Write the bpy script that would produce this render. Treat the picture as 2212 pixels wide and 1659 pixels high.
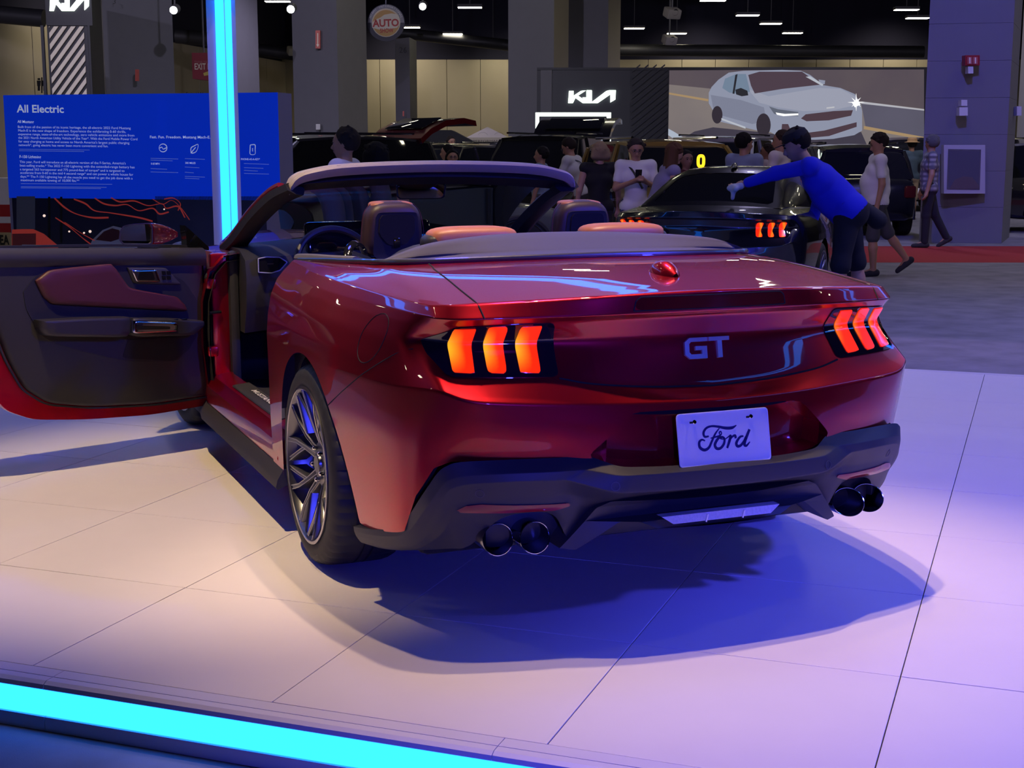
import bpy, bmesh, math, random
import numpy as np
from mathutils import Vector, Matrix
from mathutils.geometry import tessellate_polygon
random.seed(7); rng = np.random.default_rng(7)
S = bpy.context.scene
for o in list(bpy.data.objects): bpy.data.objects.remove(o)
COL = S.collection
# ---------------------------------------------------------------- camera
# world: x to the right of the red car, y the way it faces, z up from the hall floor
PLAT = 0.14                      # top of the display platform
CAM = np.array([-2.1324, -4.680, 1.4275 + PLAT]); YAW, PITCH, FPX = .3946, -.1649, 3068.
W_, H_ = 2212, 1659
cam = bpy.data.cameras.new('camera'); camo = bpy.data.objects.new('camera', cam); COL.objects.link(camo)
cam.sensor_width = 36; cam.lens = FPX / W_ * 36; cam.clip_end = 300; cam.clip_start = .05
R0 = np.array([math.cos(YAW), -math.sin(YAW), 0.]); F0 = np.array([math.sin(YAW), math.cos(YAW), 0.])
FW = F0 * math.cos(PITCH) + np.array([0, 0, math.sin(PITCH)]); UP = np.cross(R0, FW)
camo.matrix_world = Matrix(((R0[0], UP[0], -FW[0], CAM[0]), (R0[1], UP[1], -FW[1], CAM[1]), (R0[2], UP[2], -FW[2], CAM[2]), (0, 0, 0, 1)))
S.camera = camo
S.view_settings.view_transform = 'Standard'; S.view_settings.look = 'None'
S.view_settings.gamma = 1; S.view_settings.use_curve_mapping = False
S.view_settings.exposure = 0.0
# ---------------------------------------------------------------- world: a hall without daylight
wd = bpy.data.worlds.new('hall_air'); S.world = wd; wd.use_nodes = True
wd.node_tree.nodes['Background'].inputs[0].default_value = (.12, .11, .30, 1)
wd.node_tree.nodes['Background'].inputs[1].default_value = .10

def hp(px, py, F):
    """point seen at a photo pixel, at horizontal distance F in front of the camera"""
    d = FW + R0 * (px - W_ / 2) / FPX - UP * (py - H_ / 2) / FPX
    return CAM + d * (F / (d @ F0))
def gz(px, F, z=0.):
    """point at height z in the column of a photo pixel, at distance F"""
    D = F * math.cos(PITCH) + (z - CAM[2]) * math.sin(PITCH)
    p = CAM + F0 * F + R0 * ((px - W_ / 2) / FPX * D); p[2] = z
    return p
def H3(lat, F, z): p = CAM + R0 * lat + F0 * F; p[2] = z; return p

def spot(name, loc, tgt, watt, col, size, blend=.4, rad=.06):
    l = bpy.data.lights.new(name, 'SPOT'); l.energy = watt; l.color = col; l.spot_size = math.radians(size); l.spot_blend = blend; l.shadow_soft_size = rad
    o = bpy.data.objects.new(name, l); COL.objects.link(o); o.location = loc
    o.rotation_euler = (Vector(tgt) - Vector(loc)).to_track_quat('-Z', 'Y').to_euler(); return o
def area(name, loc, tgt, watt, col, sx, sy):
    l = bpy.data.lights.new(name, 'AREA'); l.shape = 'RECTANGLE'; l.size = sx; l.size_y = sy; l.energy = watt; l.color = col
    o = bpy.data.objects.new(name, l); COL.objects.link(o); o.location = loc
    o.rotation_euler = (Vector(tgt) - Vector(loc)).to_track_quat('-Z', 'Y').to_euler(); return o
# show spots hang over the platform: two over the car, a yellow one over the open door, a pink one to the right
for (x, y), (tx, ty), w, c, a, b in (((.45, .1), (.15, -.75), 820, (1., .69, .37), 37, .9), ((-.18, -.35), (.0, -.85), 640, (1., .69, .37), 38, .9),
                                     ((-2.3, -.2), (-1.15, 1.05), 1500, (1., .74, .40), 36, .8), ((1.1, .9), (1.8, .5), 330, (1., .68, .42), 50, .8)):
    spot('platform_spot', (x, y, 6.4), (tx, ty, 0), w, c, a, b, .05)
# blue wash lights around the stand, with added fill lamps among them
spot('blue_wash_fill', (4.6, -6.2, 5.0), (1.7, -1.7, .1), 2900, (.055, .06, 1.), 62, 1., .25)
spot('blue_wash_fill', (-2.9, -8.6, 2.3), (.3, -1.2, .45), 1900, (.05, .055, 1.), 30, 1., .2)
spot('blue_wash_fill', (.3, 1.4, 6.8), (.2, .6, 0), 300, (.08, .08, 1.), 100, .8, .5)  # added soft blue fill for the shadows under the frame, no known fixture
for lat, F, w in ((14, 22, 700), (-10, 32, 900), (5, 30, 900), (18, 36, 900), (-6, 50, 1200), (12, 50, 1200), (4, 18, 300), (-2.5, 13, 220), (9, 12, 420)):
    p = H3(lat, F, 8.8); spot('hall_fill', tuple(p), (p[0], p[1], 0), w, (.62, .58, 1.), 150, .8, .12)  # added bluish ambient fill, not fixtures of the hall
for lat, F, w in ((-13, 20, 3600), (-3, 22, 3800), (9, 24, 3000)):
    spot('hall_fill', tuple(H3(lat, F, 8.6)), tuple(H3(lat * 1.1, F + 24, 2.5)), w, (.80, .74, 1.), 80, 1., .12)  # added lamps that lift the pillar fronts
spot('blue_wash_fill', tuple(H3(4.5, 13.5, 8.)), tuple(H3(8, 24, 2.5)), 2800, (.14, .14, 1.), 46, 1., .12)
for lat in (-6, 2, 10, 20):
    spot('wall_washer', tuple(H3(lat, 74.5, 8.2)), tuple(H3(lat, 78, 3.)), 700, (1., .88, .66), 120, 1., .3)
spot('wall_washer', tuple(H3(-13, 52, 8.2)), tuple(H3(-17, 54, 3.)), 500, (1., .88, .66), 120, 1., .3)
spot('blue_wash_fill', tuple(H3(6.5, 11, 7.5)), tuple(H3(5.5, 11.5, 0)), 1500, (.26, .24, 1.), 76, 1., .12)  # added lamp that turns the carpet on the right bluer
TA_ = .7509
for b, t in ((-1.5, (4.4, -1.5)), (1.5, (4.4, 2.0))):
    spot('violet_fill', (math.cos(TA_) * b, -math.sin(TA_) * b, 6.4), (math.sin(TA_) * t[0] + math.cos(TA_) * t[1], math.cos(TA_) * t[0] - math.sin(TA_) * t[1], 3.5), 700, (.62, .40, 1.), 70, 1., .1)  # added lamps tinting the unseen panel that the car's deck mirrors
spot('violet_fill', (0, 0, 6.4), (-2.6, 4.4, 3.5), 500, (.62, .40, 1.), 70, 1., .1)  # added likewise, for the panel on the left side

# ---------------------------------------------------------------- materials
MATS = {}
def mat(name, col=(.5, .5, .5), rough=.5, metal=0., coat=0., em=None, es=1., noise=0., nscale=40., bump=0., bscale=200., ior=1.5, trans=0., coatr=.03, spec=.5, sheen=0.):
    if name in MATS: return MATS[name]
    m = bpy.data.materials.new(name); m.use_nodes = True; nt = m.node_tree; b = nt.nodes['Principled BSDF']; I = b.inputs
    I['Base Color'].default_value = (*col, 1); I['Roughness'].default_value = rough; I['Metallic'].default_value = metal
    I['Coat Weight'].default_value = coat; I['Coat Roughness'].default_value = coatr; I['IOR'].default_value = ior
    I['Transmission Weight'].default_value = trans; I['Specular IOR Level'].default_value = spec; I['Sheen Weight'].default_value = sheen
    if em: I['Emission Color'].default_value = (*em, 1); I['Emission Strength'].default_value = es
    tc = None
    if noise or bump:
        tc = nt.nodes.new('ShaderNodeTexCoord')
    if noise:
        n = nt.nodes.new('ShaderNodeTexNoise'); n.inputs['Scale'].default_value = nscale; n.inputs['Detail'].default_value = 6
        r = nt.nodes.new('ShaderNodeMapRange'); r.inputs['To Min'].default_value = 1 - noise; r.inputs['To Max'].default_value = 1 + noise
        x = nt.nodes.new('ShaderNodeVectorMath'); x.operation = 'SCALE'; x.inputs[0].default_value = col
        nt.links.new(tc.outputs['Object'], n.inputs['Vector']); nt.links.new(n.outputs['Fac'], r.inputs['Value'])
        nt.links.new(r.outputs['Result'], x.inputs['Scale']); nt.links.new(x.outputs['Vector'], I['Base Color'])
    if bump:
        n = nt.nodes.new('ShaderNodeTexNoise'); n.inputs['Scale'].default_value = bscale; n.inputs['Detail'].default_value = 3
        bp = nt.nodes.new('ShaderNodeBump'); bp.inputs['Strength'].default_value = bump; bp.inputs['Distance'].default_value = .002
        nt.links.new(tc.outputs['Object'], n.inputs['Vector']); nt.links.new(n.outputs['Fac'], bp.inputs['Height']); nt.links.new(bp.outputs['Normal'], I['Normal'])
    MATS[name] = m; return m
def emit(name, col, s): return mat(name, (0, 0, 0), .6, em=col, es=s, spec=.1)
# ---------------------------------------------------------------- objects
def tag(o, label=None, cat=None, group=None, kind=None):
    if label: o['label'] = label
    if cat: o['category'] = cat
    if group: o['group'] = group
    if kind: o['kind'] = kind
    return o
def empty(name, loc=(0, 0, 0), rz=0., parent=None):
    o = bpy.data.objects.new(name, None); COL.objects.link(o); o.location = loc; o.rotation_euler = (0, 0, rz); o.parent = parent
    o.empty_display_size = .1; return o
def thing(name, label, cat, loc=(0, 0, 0), rz=0., group=None): return tag(empty(name, loc, rz), label, cat, group)
def link(name, me, m, parent=None):
    o = bpy.data.objects.new(name, me); COL.objects.link(o); o.parent = parent
    if m is not None and not me.materials:
        for q in (m if isinstance(m, (list, tuple)) else [m]): me.materials.append(q)
    return o
def mesh(name, V, F, m, parent=None, smooth=True, ang=35, mi=None):
    me = bpy.data.meshes.new(name); me.from_pydata([tuple(map(float, v)) for v in V], [], [tuple(map(int, f)) for f in F])
    if smooth:
        me.polygons.foreach_set('use_smooth', [True] * len(me.polygons)); me.update(); me.set_sharp_from_angle(angle=math.radians(ang))
    o = link(name, me, m, parent)
    if mi is not None: me.polygons.foreach_set('material_index', mi)
    me.update(); return o
def dup(o, parent=None):
    c = o.copy(); COL.objects.link(c); c.parent = parent
    for ch in o.children: dup(ch, c)
    return c
def struct(o): o['kind'] = 'structure'; return o

def frame_of(d):
    d = np.asarray(d, float); d = d / np.linalg.norm(d); a = np.array([0, 0, 1.]) if abs(d[2]) < .9 else np.array([1., 0, 0])
    u = np.cross(d, a); u /= np.linalg.norm(u); return u, np.cross(d, u), d
class MB:
    def __init__(s): s.V = []; s.F = []; s.M = []; s.mi = 0
    def add(s, V, F):
        n = len(s.V); s.V += [tuple(map(float, v)) for v in V]; s.F += [tuple(int(i) + n for i in f) for f in F]; s.M += [s.mi] * len(F); return s
    def box(s, c, size, rz=0., bev=0., rx=0., ry=0.):
        bm = bmesh.new(); bmesh.ops.create_cube(bm, size=1)
        for v in bm.verts: v.co = Vector((v.co.x * size[0], v.co.y * size[1], v.co.z * size[2]))
        if bev: bmesh.ops.bevel(bm, geom=bm.edges[:] , offset=min(bev, min(size) * .45), segments=2, profile=.5, affect='EDGES')
        M = Matrix.Translation(Vector(tuple(c))) @ Matrix.Rotation(rz, 4, 'Z') @ Matrix.Rotation(ry, 4, 'Y') @ Matrix.Rotation(rx, 4, 'X')
        bm.verts.ensure_lookup_table(); bm.verts.index_update()
        s.add([M @ v.co for v in bm.verts], [[v.index for v in f.verts] for f in bm.faces]); bm.free(); return s
    def loft(s, rings, caps=True, close=True):
        R = [np.asarray(r, float) for r in rings]; n = len(R[0]); V = np.concatenate(R); F = []
        for k in range(len(R) - 1):
            for i in range(n if close else n - 1):
                j = (i + 1) % n; F.append((k * n + i, k * n + j, (k + 1) * n + j, (k + 1) * n + i))
        if caps and close: F.append(tuple(range(n))[::-1]); F.append(tuple((len(R) - 1) * n + i for i in range(n)))
        return s.add(V, F)
    def tube(s, path, r, n=10, caps=True, flat=1.):
        P = np.asarray(path, float); k = len(P); r = np.broadcast_to(np.asarray(r, float), (k,)); rings = []; u = None
        for i in range(k):
            d = P[min(i + 1, k - 1)] - P[max(i - 1, 0)]; d = d / (np.linalg.norm(d) + 1e-12)
            if u is None: u, w, _ = frame_of(d)
            else:
                u = u - d * (u @ d); u /= np.linalg.norm(u); w = np.cross(d, u)
            a = np.arange(n) * 2 * math.pi / n
            rings.append(P[i] + r[i] * (np.cos(a)[:, None] * u + flat * np.sin(a)[:, None] * w))
        return s.loft(rings, caps)
    def lathe(s, prof, n=32, c=(0, 0, 0), axis=(0, 0, 1), closed=False):
        u, w, d = frame_of(axis); c = np.asarray(c, float); rings = []
        for (r, h) in prof:
            a = np.arange(n) * 2 * math.pi / n
            rings.append(c + d * h + max(r, 1e-5) * (np.cos(a)[:, None] * u + np.sin(a)[:, None] * w))
        if closed: rings.append(rings[0])
        return s.loft(rings, caps=False)
    def prism(s, poly, fa, fb):
        """polygon in 2D, mapped to the front by fa(p) and to the back by fb(p)"""
        n = len(poly); T = tessellate_polygon([[Vector((p[0], p[1], 0)) for p in poly]])
        A = [fa(p) for p in poly]; B = [fb(p) for p in poly]
        F = [tuple(t) for t in T] + [tuple(i + n for i in t[::-1]) for t in T] + [(i, (i + 1) % n, (i + 1) % n + n, i + n) for i in range(n)]
        return s.add(A + B, F)
    def ell(s, c, r, n=16, m=10):
        V = []; F = []
        for j in range(m + 1):
            t = math.pi * j / m
            for i in range(n):
                a = 2 * math.pi * i / n; V.append((c[0] + r[0] * math.sin(t) * math.cos(a), c[1] + r[1] * math.sin(t) * math.sin(a), c[2] + r[2] * math.cos(t)))
        for j in range(m):
            for i in range(n): F.append((j * n + i, (j + 1) * n + i, (j + 1) * n + (i + 1) % n, j * n + (i + 1) % n))
        return s.add(V, F)
    def xform(s, M): s.V = [tuple(M @ Vector(v)) for v in s.V]; return s
    def build(s, name, m, parent=None, smooth=True, ang=35):
        o = mesh(name, s.V, s.F, m, parent, smooth, ang, s.M if isinstance(m, (list, tuple)) else None); return o

def fsp(P, rho, nb=5, nl=4):
    """rounded polyline along axis 0: corner i is replaced by an arc reaching rho/2 of the way to its neighbours"""
    P = np.asarray(P, float); k = len(P); rho = np.broadcast_to(np.asarray(rho, float), (k,)); out = []
    prevB = P[0]
    for i in range(1, k):
        A = P[i] + (P[i - 1] - P[i]) * rho[i] / 2 if i < k - 1 else P[i]
        for t in np.linspace(0, 1, nl, endpoint=False): out.append(prevB * (1 - t) + A * t)
        if i < k - 1:
            B = P[i] + (P[i + 1] - P[i]) * rho[i] / 2
            for t in np.linspace(0, 1, nb, endpoint=False): out.append(A * (1 - t) ** 2 + 2 * P[i] * t * (1 - t) + B * t * t)
            prevB = B
    out.append(P[-1]); return np.array(out)
def curve(pts, n=40):
    """Catmull-Rom through points"""
    P = np.asarray(pts, float); P = np.vstack([2 * P[0] - P[1], P, 2 * P[-1] - P[-2]]); k = len(P) - 3; out = []
    for t in np.linspace(0, k - 1e-9, n):
        i = int(t); f = t - i; a, b, c, d = P[i:i + 4]
        out.append(.5 * (2 * b + (c - a) * f + (2 * a - 5 * b + 4 * c - d) * f * f + (3 * b - a - 3 * c + d) * f ** 3))
    return np.array(out)
def poly_sdf(Q, poly):
    Q = np.asarray(Q, float); P = np.asarray(poly, float); d = np.full(len(Q), 1e9); ins = np.zeros(len(Q), bool)
    for a, b in zip(P, np.roll(P, -1, 0)):
        e = b - a; w = Q - a; t = np.clip((w @ e) / (e @ e + 1e-15), 0, 1); d = np.minimum(d, np.linalg.norm(w - t[:, None] * e, axis=1))
        c = ((a[1] > Q[:, 1]) != (b[1] > Q[:, 1])); xi = a[0] + (Q[:, 1] - a[1]) * e[0] / (e[1] if abs(e[1]) > 1e-12 else 1e-12); ins ^= c & (Q[:, 0] < xi)
    return np.where(ins, -d, d)
def clip(V, F, f):
    """keep the part of the mesh where f<=0; V may carry extra columns, which are interpolated"""
    V = np.asarray(V, float); nv = [list(v) for v in V]; E = {}; out = []
    def cut(a, b):
        k = (a, b) if a < b else (b, a)
        if k not in E:
            t = f[a] / (f[a] - f[b]); E[k] = len(nv); nv.append(list(V[a] + (V[b] - V[a]) * t))
        return E[k]
    for q in F:
        s = [f[i] <= 0 for i in q]
        if all(s): out.append(tuple(q)); continue
        if not any(s): continue
        p = []
        for i in range(len(q)):
            a, b = q[i], q[(i + 1) % len(q)]
            if f[a] <= 0: p.append(a)
            if (f[a] <= 0) != (f[b] <= 0): p.append(cut(a, b))
        if len(p) > 2: out.append(tuple(p))
    used = sorted({i for q in out for i in q}); mp = {i: k for k, i in enumerate(used)}
    return np.array([nv[i] for i in used]) if used else np.zeros((0, V.shape[1])), [tuple(mp[i] for i in q) for q in out]
class Grid:
    """dense surface patch P[i,j]; flip chooses the outward side"""
    def __init__(s, P, flip=False):
        s.P = P; n, m = P.shape[:2]; du = np.gradient(P, axis=0); dv = np.gradient(P, axis=1); N = np.cross(du, dv)
        N /= np.linalg.norm(N, axis=2, keepdims=True) + 1e-12; s.N = -N if flip else N
        I, J = np.meshgrid(np.arange(n), np.arange(m), indexing='ij'); s.V = np.concatenate([P, s.N, I[..., None], J[..., None]], 2).reshape(-1, 8)
        k = (np.arange(n - 1)[:, None] * m + np.arange(m - 1)).ravel(); q = np.stack([k, k + m, k + m + 1, k + 1], 1)
        s.F = [tuple(x[::-1]) if flip else tuple(x) for x in q.tolist()]
    def near(s, pts, mask=None):
        Q = s.V if mask is None else s.V[mask]; return np.array([Q[np.argmin(((Q[:, :3] - p) ** 2).sum(1))] for p in np.asarray(pts, float)])
def shell(name, V, F, m, parent, off=0., thick=0., ang=35):
    P = V[:, :3] + V[:, 3:6] * off; n = len(P); F = list(F)
    if thick:
        cnt = {}
        for q in F:
            for a, b in zip(q, q[1:] + q[:1]): cnt[(a, b)] = cnt.get((a, b), 0) + 1
        B = [(a, b) for (a, b) in cnt if (b, a) not in cnt]; P = np.vstack([P, P - V[:, 3:6] * thick])
        F += [(b, a, a + n, b + n) for a, b in B]
    return mesh(name, P, F, m, parent, True, ang)

_fc = {}
def text_geo(s, size=1., align='LEFT', bold=0., shear=0., spacing=1.):
    key = (s, bold, shear, spacing, align)
    if key not in _fc:
        c = bpy.data.curves.new('t', 'FONT'); c.body = s; c.size = 1; c.align_x = align; c.offset = bold; c.shear = shear; c.space_character = spacing; c.resolution_u = 3
        o = bpy.data.objects.new('t', c); COL.objects.link(o); dg = bpy.context.evaluated_depsgraph_get(); me = o.evaluated_get(dg).to_mesh()
        _fc[key] = (np.array([v.co[:] for v in me.vertices]), [tuple(p.vertices) for p in me.polygons])
        bpy.data.objects.remove(o); bpy.data.curves.remove(c)
    V, F = _fc[key]; return (V * size if len(V) else np.zeros((0, 3))), F
def text(name, s, size, org, ux, uy, m, parent=None, align='LEFT', bold=0., lift=.003, width=None, shear=0., spacing=1.):
    """flat lettering: org is the baseline start, ux / uy the reading and up directions"""
    V, F = text_geo(s, size, align, bold, shear, spacing); ux = np.asarray(ux, float); uy = np.asarray(uy, float); n = np.cross(ux, uy)
    if width is not None and len(V): V = V * np.array([width / (V[:, 0].max() - V[:, 0].min()), 1, 1])
    P = np.asarray(org, float) + V[:, :1] * ux + V[:, 1:2] * uy + n * lift
    return mesh(name, P, F, m, parent, smooth=False)
# ---------------------------------------------------------------- soft bodies: smooth union of tapered capsules, meshed by surface nets
def soft(name, parts, res, m, parent=None, k=.02, cuts=(), post=None):
    """parts: (a, b, ra, rb[, scale]) capsules; cuts: (point, normal) half spaces kept where (p-point).normal<0"""
    A = np.array([p[0] for p in parts], float); B = np.array([p[1] for p in parts], float); ra = np.array([p[2] for p in parts]); rb = np.array([p[3] for p in parts])
    lo = np.minimum(A - ra[:, None], B - rb[:, None]).min(0) - 3 * res; hi = np.maximum(A + ra[:, None], B + rb[:, None]).max(0) + 3 * res
    n = np.ceil((hi - lo) / res).astype(int) + 1; D = np.full(n, 1.)
    for a, b, r1, r2 in zip(A, B, ra, rb):
        pad = k * 1.5 + 3 * res; l = np.minimum(a - r1, b - r2) - pad; h = np.maximum(a + r1, b + r2) + pad
        i0 = np.maximum(np.floor((l - lo) / res).astype(int), 0); i1 = np.minimum(np.ceil((h - lo) / res).astype(int) + 1, n)
        g = [lo[d] + res * np.arange(i0[d], i1[d]) for d in range(3)]; X = np.stack(np.meshgrid(*g, indexing='ij'), -1)
        e = b - a; L = e @ e; t = np.clip(((X - a) @ e) / (L + 1e-12), 0, 1); d = np.linalg.norm(X - a - t[..., None] * e, axis=-1) - (r1 + (r2 - r1) * t)
        sl = tuple(slice(i0[q], i1[q]) for q in range(3)); o = D[sl]; hh = np.clip(.5 + .5 * (o - d) / k, 0, 1); D[sl] = o + (d - o) * hh - k * hh * (1 - hh)
    if cuts or post:
        X = np.stack(np.meshgrid(*[lo[d] + res * np.arange(n[d]) for d in range(3)], indexing='ij'), -1)
        for p, nn in cuts: D = np.maximum(D, (X - np.asarray(p, float)) @ np.asarray(nn, float))
        if post: D = post(X, D)
    V, F = nets(D); return mesh(name, lo + V * res, F, m, parent, True, 80)
def nets(D):
    s = D < 0; c = np.zeros(np.array(D.shape) - 1, int)
    for dx in (0, 1):
        for dy in (0, 1):
            for dz in (0, 1): c += s[dx:dx + c.shape[0], dy:dy + c.shape[1], dz:dz + c.shape[2]]
    I = np.argwhere((c > 0) & (c < 8)); idx = np.full(c.shape, -1); idx[tuple(I.T)] = np.arange(len(I)); acc = np.zeros((len(I), 3)); cnt = np.zeros(len(I))
    cor = [(0, 0, 0), (1, 0, 0), (0, 1, 0), (1, 1, 0), (0, 0, 1), (1, 0, 1), (0, 1, 1), (1, 1, 1)]
    for a in range(8):
        for b in range(a + 1, 8):
            ca, cb = np.array(cor[a]), np.array(cor[b])
            if np.abs(ca - cb).sum() != 1: continue
            da = D[tuple((I + ca).T)]; db = D[tuple((I + cb).T)]; x = (da < 0) != (db < 0); t = np.where(x, da / (da - db + 1e-12), 0)
            acc[x] += (ca + (cb - ca) * t[:, None])[x]; cnt[x] += 1
    V = I + acc / np.maximum(cnt, 1)[:, None]; F = []
    for ax in range(3):
        u, v = (ax + 1) % 3, (ax + 2) % 3; sl0 = [slice(None)] * 3; sl1 = [slice(None)] * 3; sl0[ax] = slice(0, -1); sl1[ax] = slice(1, None)
        x = s[tuple(sl0)] != s[tuple(sl1)]; E = np.argwhere(x); E = E[(E[:, u] > 0) & (E[:, v] > 0)]; E = E[(E[:, u] < D.shape[u] - 1) & (E[:, v] < D.shape[v] - 1)]
        eu = np.zeros(3, int); eu[u] = 1; ev = np.zeros(3, int); ev[v] = 1
        q = np.stack([idx[tuple((E - eu - ev).T)], idx[tuple((E - ev).T)], idx[tuple(E.T)], idx[tuple((E - eu).T)]], 1)
        ins = s[tuple(E.T)]; q[~ins] = q[~ins][:, ::-1]; F += q[(q >= 0).all(1)].tolist()
    return V, F
# ---------------------------------------------------------------- display platform (tile axes run 43 degrees to the car)
TA = .7509; AX = np.array([math.sin(TA), math.cos(TA), 0]); BX = np.array([math.cos(TA), -math.sin(TA), 0])
TS, A0, B0 = .7603, -1.0352, -1.7022
def AB(a, b, z=0.): return AX * a + BX * b + np.array([0, 0, z])
M_tile = mat('matte_white_floor_panel', (.72, .66, .66), .42, noise=.03, nscale=7, bump=.05, bscale=900)
M_trim = mat('painted_white_trim', (.68, .63, .68), .35, noise=.02, nscale=9)
M_gap = mat('dark_joint', (.05, .045, .05), .9)
M_led = emit('blue_led', (.010, .17, 1.0), 6.)
pa0, pa1, pb0, pb1 = A0 - TS, 4.56, B0 - 4 * TS, B0 + 8 * TS
plat = tag(empty('display_platform'), 'low white tiled platform with cyan glowing edge under the red convertible', 'platform')
core = MB(); q = [AB(pa0 - .045, pb0 - .045), AB(pa0 - .045, pb1 + .045), AB(pa1 + .045, pb1 + .045), AB(pa1 + .045, pb0 - .045)]
core.loft([[p + [0, 0, .002] for p in q], [p + [0, 0, PLAT - .021] for p in q]]); core.build('deck_base', M_gap, plat, smooth=False)
bm = MB(); g = .0016; bm.box((0, 0, 0), (TS - 2 * g, TS - 2 * g, .012), bev=.0012)
t0 = None
for i in range(-1, 8):
    for j in range(-4, 8):
        a_lo = A0 + i * TS; a_hi = min(a_lo + TS, pa1); b_lo = B0 + j * TS
        c = AB((a_lo + a_hi) / 2, b_lo + TS / 2, PLAT - .006 + random.uniform(-.0004, 0))
        if t0 is None: t0 = bm.build('tile', M_tile, plat, smooth=False); t = t0
        else: t = t0.copy(); COL.objects.link(t); t.parent = plat
        t.location = c; t.rotation_euler = (random.uniform(-.0006, .0006), random.uniform(-.0006, .0006), -TA)
        if a_hi - a_lo < TS - .01: t.scale = (1, (a_hi - a_lo) / TS, 1)
# edge profile along the near side and the other three sides
def edge_run(p0, p1, out, n, leds=True):
    L = np.linalg.norm(p1 - p0); d = (p1 - p0) / L
    for k in range(n):
        a = p0 + d * (L * k / n + .001); b = p0 + d * (L * (k + 1) / n - .001)
        for nm, m, pr in (('edge_inlay', M_trim, [(0.002, PLAT), (.05, PLAT), (.05, PLAT - .02), (.002, PLAT - .02)]),
                          ('edge_cap', M_trim, [(.052, PLAT - .0005), (.078, PLAT - .001), (.091, PLAT - .008), (.094, PLAT - .020), (.088, PLAT - .024), (.052, PLAT - .024)]),
                          ('led_panel', M_led, [(.05, PLAT - .0245), (.087, PLAT - .025), (.091, PLAT - .06), (.089, PLAT - .0975), (.05, PLAT - .097)]),
                          ('kick_trim', M_trim, [(.05, PLAT - .098), (.095, PLAT - .099), (.095, .001), (.05, .001)])):
            mb = MB(); mb.loft([[a + out * o + [0, 0, z] for o, z in pr], [b + out * o + [0, 0, z] for o, z in pr]]); mb.build(nm, m, plat, smooth=False)
edge_run(AB(pa0, pb0), AB(pa0, pb1), -AX, 7)
edge_run(AB(pa1, pb0), AB(pa1, pb1), AX, 7)
edge_run(AB(pa0, pb0), AB(pa1, pb0), -BX, 5)
edge_run(AB(pa0, pb1), AB(pa1, pb1), BX, 5)

# ---------------------------------------------------------------- glowing frame standing on the platform corners
zb, zt_ = 2.68, 2.93; M_fr = mat('frame_white', (.62, .60, .64), .5, noise=.03, nscale=5)
fr_a0, fr_a1, fr_b0, fr_b1 = -6.2, 4.40, -4.09, 4.0
lf = tag(empty('led_frame'), 'tall white corner column and beams of the frame lined with cyan light strips', 'light frame')
def strut(nm, p, ax, L, w, leds):
    """square bar from p along ax; leds: list of (side vector, cross vector)"""
    p = np.asarray(p, float); ax = np.asarray(ax, float); u, v, _ = frame_of(ax) if abs(ax[2]) > .9 else (np.array([-ax[1], ax[0], 0]), np.array([0, 0, 1.]), 0)
    if abs(ax[2]) > .9: u, v = AX, BX
    sq = lambda q, k: [q + u * k * a_ + v * k * b_ for a_, b_ in ((-1, -1), (1, -1), (1, 1), (-1, 1))]
    o = MB().loft([sq(p, w / 2), sq(p + ax * L, w / 2)]).build(nm, M_fr, lf, False)
    for sd, cr, wd, *sh in leds:
        c0 = p + sd * (w / 2 + .004) + cr * (sh[0] if sh else 0); r = [[q + cr * wd * e + sd * f for e, f in ((-.5, 0), (.5, 0), (.46, .012), (-.46, .012))] for q in (c0 + ax * .02, c0 + ax * (L - .02))]
        MB().loft(r).build('led_strip', M_led, o, False)
for a_, b_ in ((fr_a1, fr_b0), (fr_a1, fr_b1)):
    sgn = 1 if b_ == fr_b0 else -1
    strut('column', AB(a_, b_, PLAT), (0, 0, 1), zb - PLAT, .152, [(-AX, BX, .07, sgn * .039), (sgn * BX, AX, .07, -.039)])
cz = np.array([0, 0, (zb + zt_) / 2]); dz_ = np.array([0, 0, 1.])
strut('beam', AB(fr_a1, fr_b0 - .1) + cz, BX, fr_b1 - fr_b0 + .2, .25, [(-AX, dz_, .15), (-dz_, AX, .12)])
strut('beam', AB(fr_a1 - .125, fr_b0) + cz, -AX, 6.0, .25, [(BX, dz_, .15), (-dz_, BX, .12)])
strut('beam', AB(fr_a1 - .125, fr_b1) + cz, -AX, 6.0, .25, [(-BX, dz_, .15), (-dz_, BX, .12)])
fas = MB(); 
for p, q in ((AB(fr_a1, fr_b0), AB(fr_a1, fr_b1)), (AB(fr_a1 - .15, fr_b0), AB(fr_a1 - 6.1, fr_b0))):
    d = q - p; L = np.linalg.norm(d); fas.box((p + q) / 2 + [0, 0, zt_ + .55], (L, .08, 1.1), rz=math.atan2(d[1], d[0]))
fas.build('reflect_fascia', M_fr, lf, False)  # added unseen white panels, there for the car's deck to reflect
# ---------------------------------------------------------------- the red convertible
def paint(name, col, flake):
    m = mat(name, col, .36, .85, 1.0, coatr=.015); nt = m.node_tree; b = nt.nodes['Principled BSDF']
    v = nt.nodes.new('ShaderNodeTexVoronoi'); v.inputs['Scale'].default_value = 900; tc = nt.nodes.new('ShaderNodeTexCoord'); r = nt.nodes.new('ShaderNodeMapRange')
    r.inputs['To Min'].default_value = .37 - flake; r.inputs['To Max'].default_value = .37 + flake
    nt.links.new(tc.outputs['Object'], v.inputs['Vector']); nt.links.new(v.outputs['Color'], r.inputs['Value']); nt.links.new(r.outputs['Result'], b.inputs['Roughness']); return m
M_red = paint('candy_red_paint', (.47, .004, .020), .05)
M_blk = mat('black_textured_plastic', (.035, .034, .04), .5, bump=.15, bscale=1500)
M_gloss = mat('gloss_black', (.008, .008, .01), .08, coat=1.)
M_seam = mat('panel_gap_black', (.006, .004, .006), .8)
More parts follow.
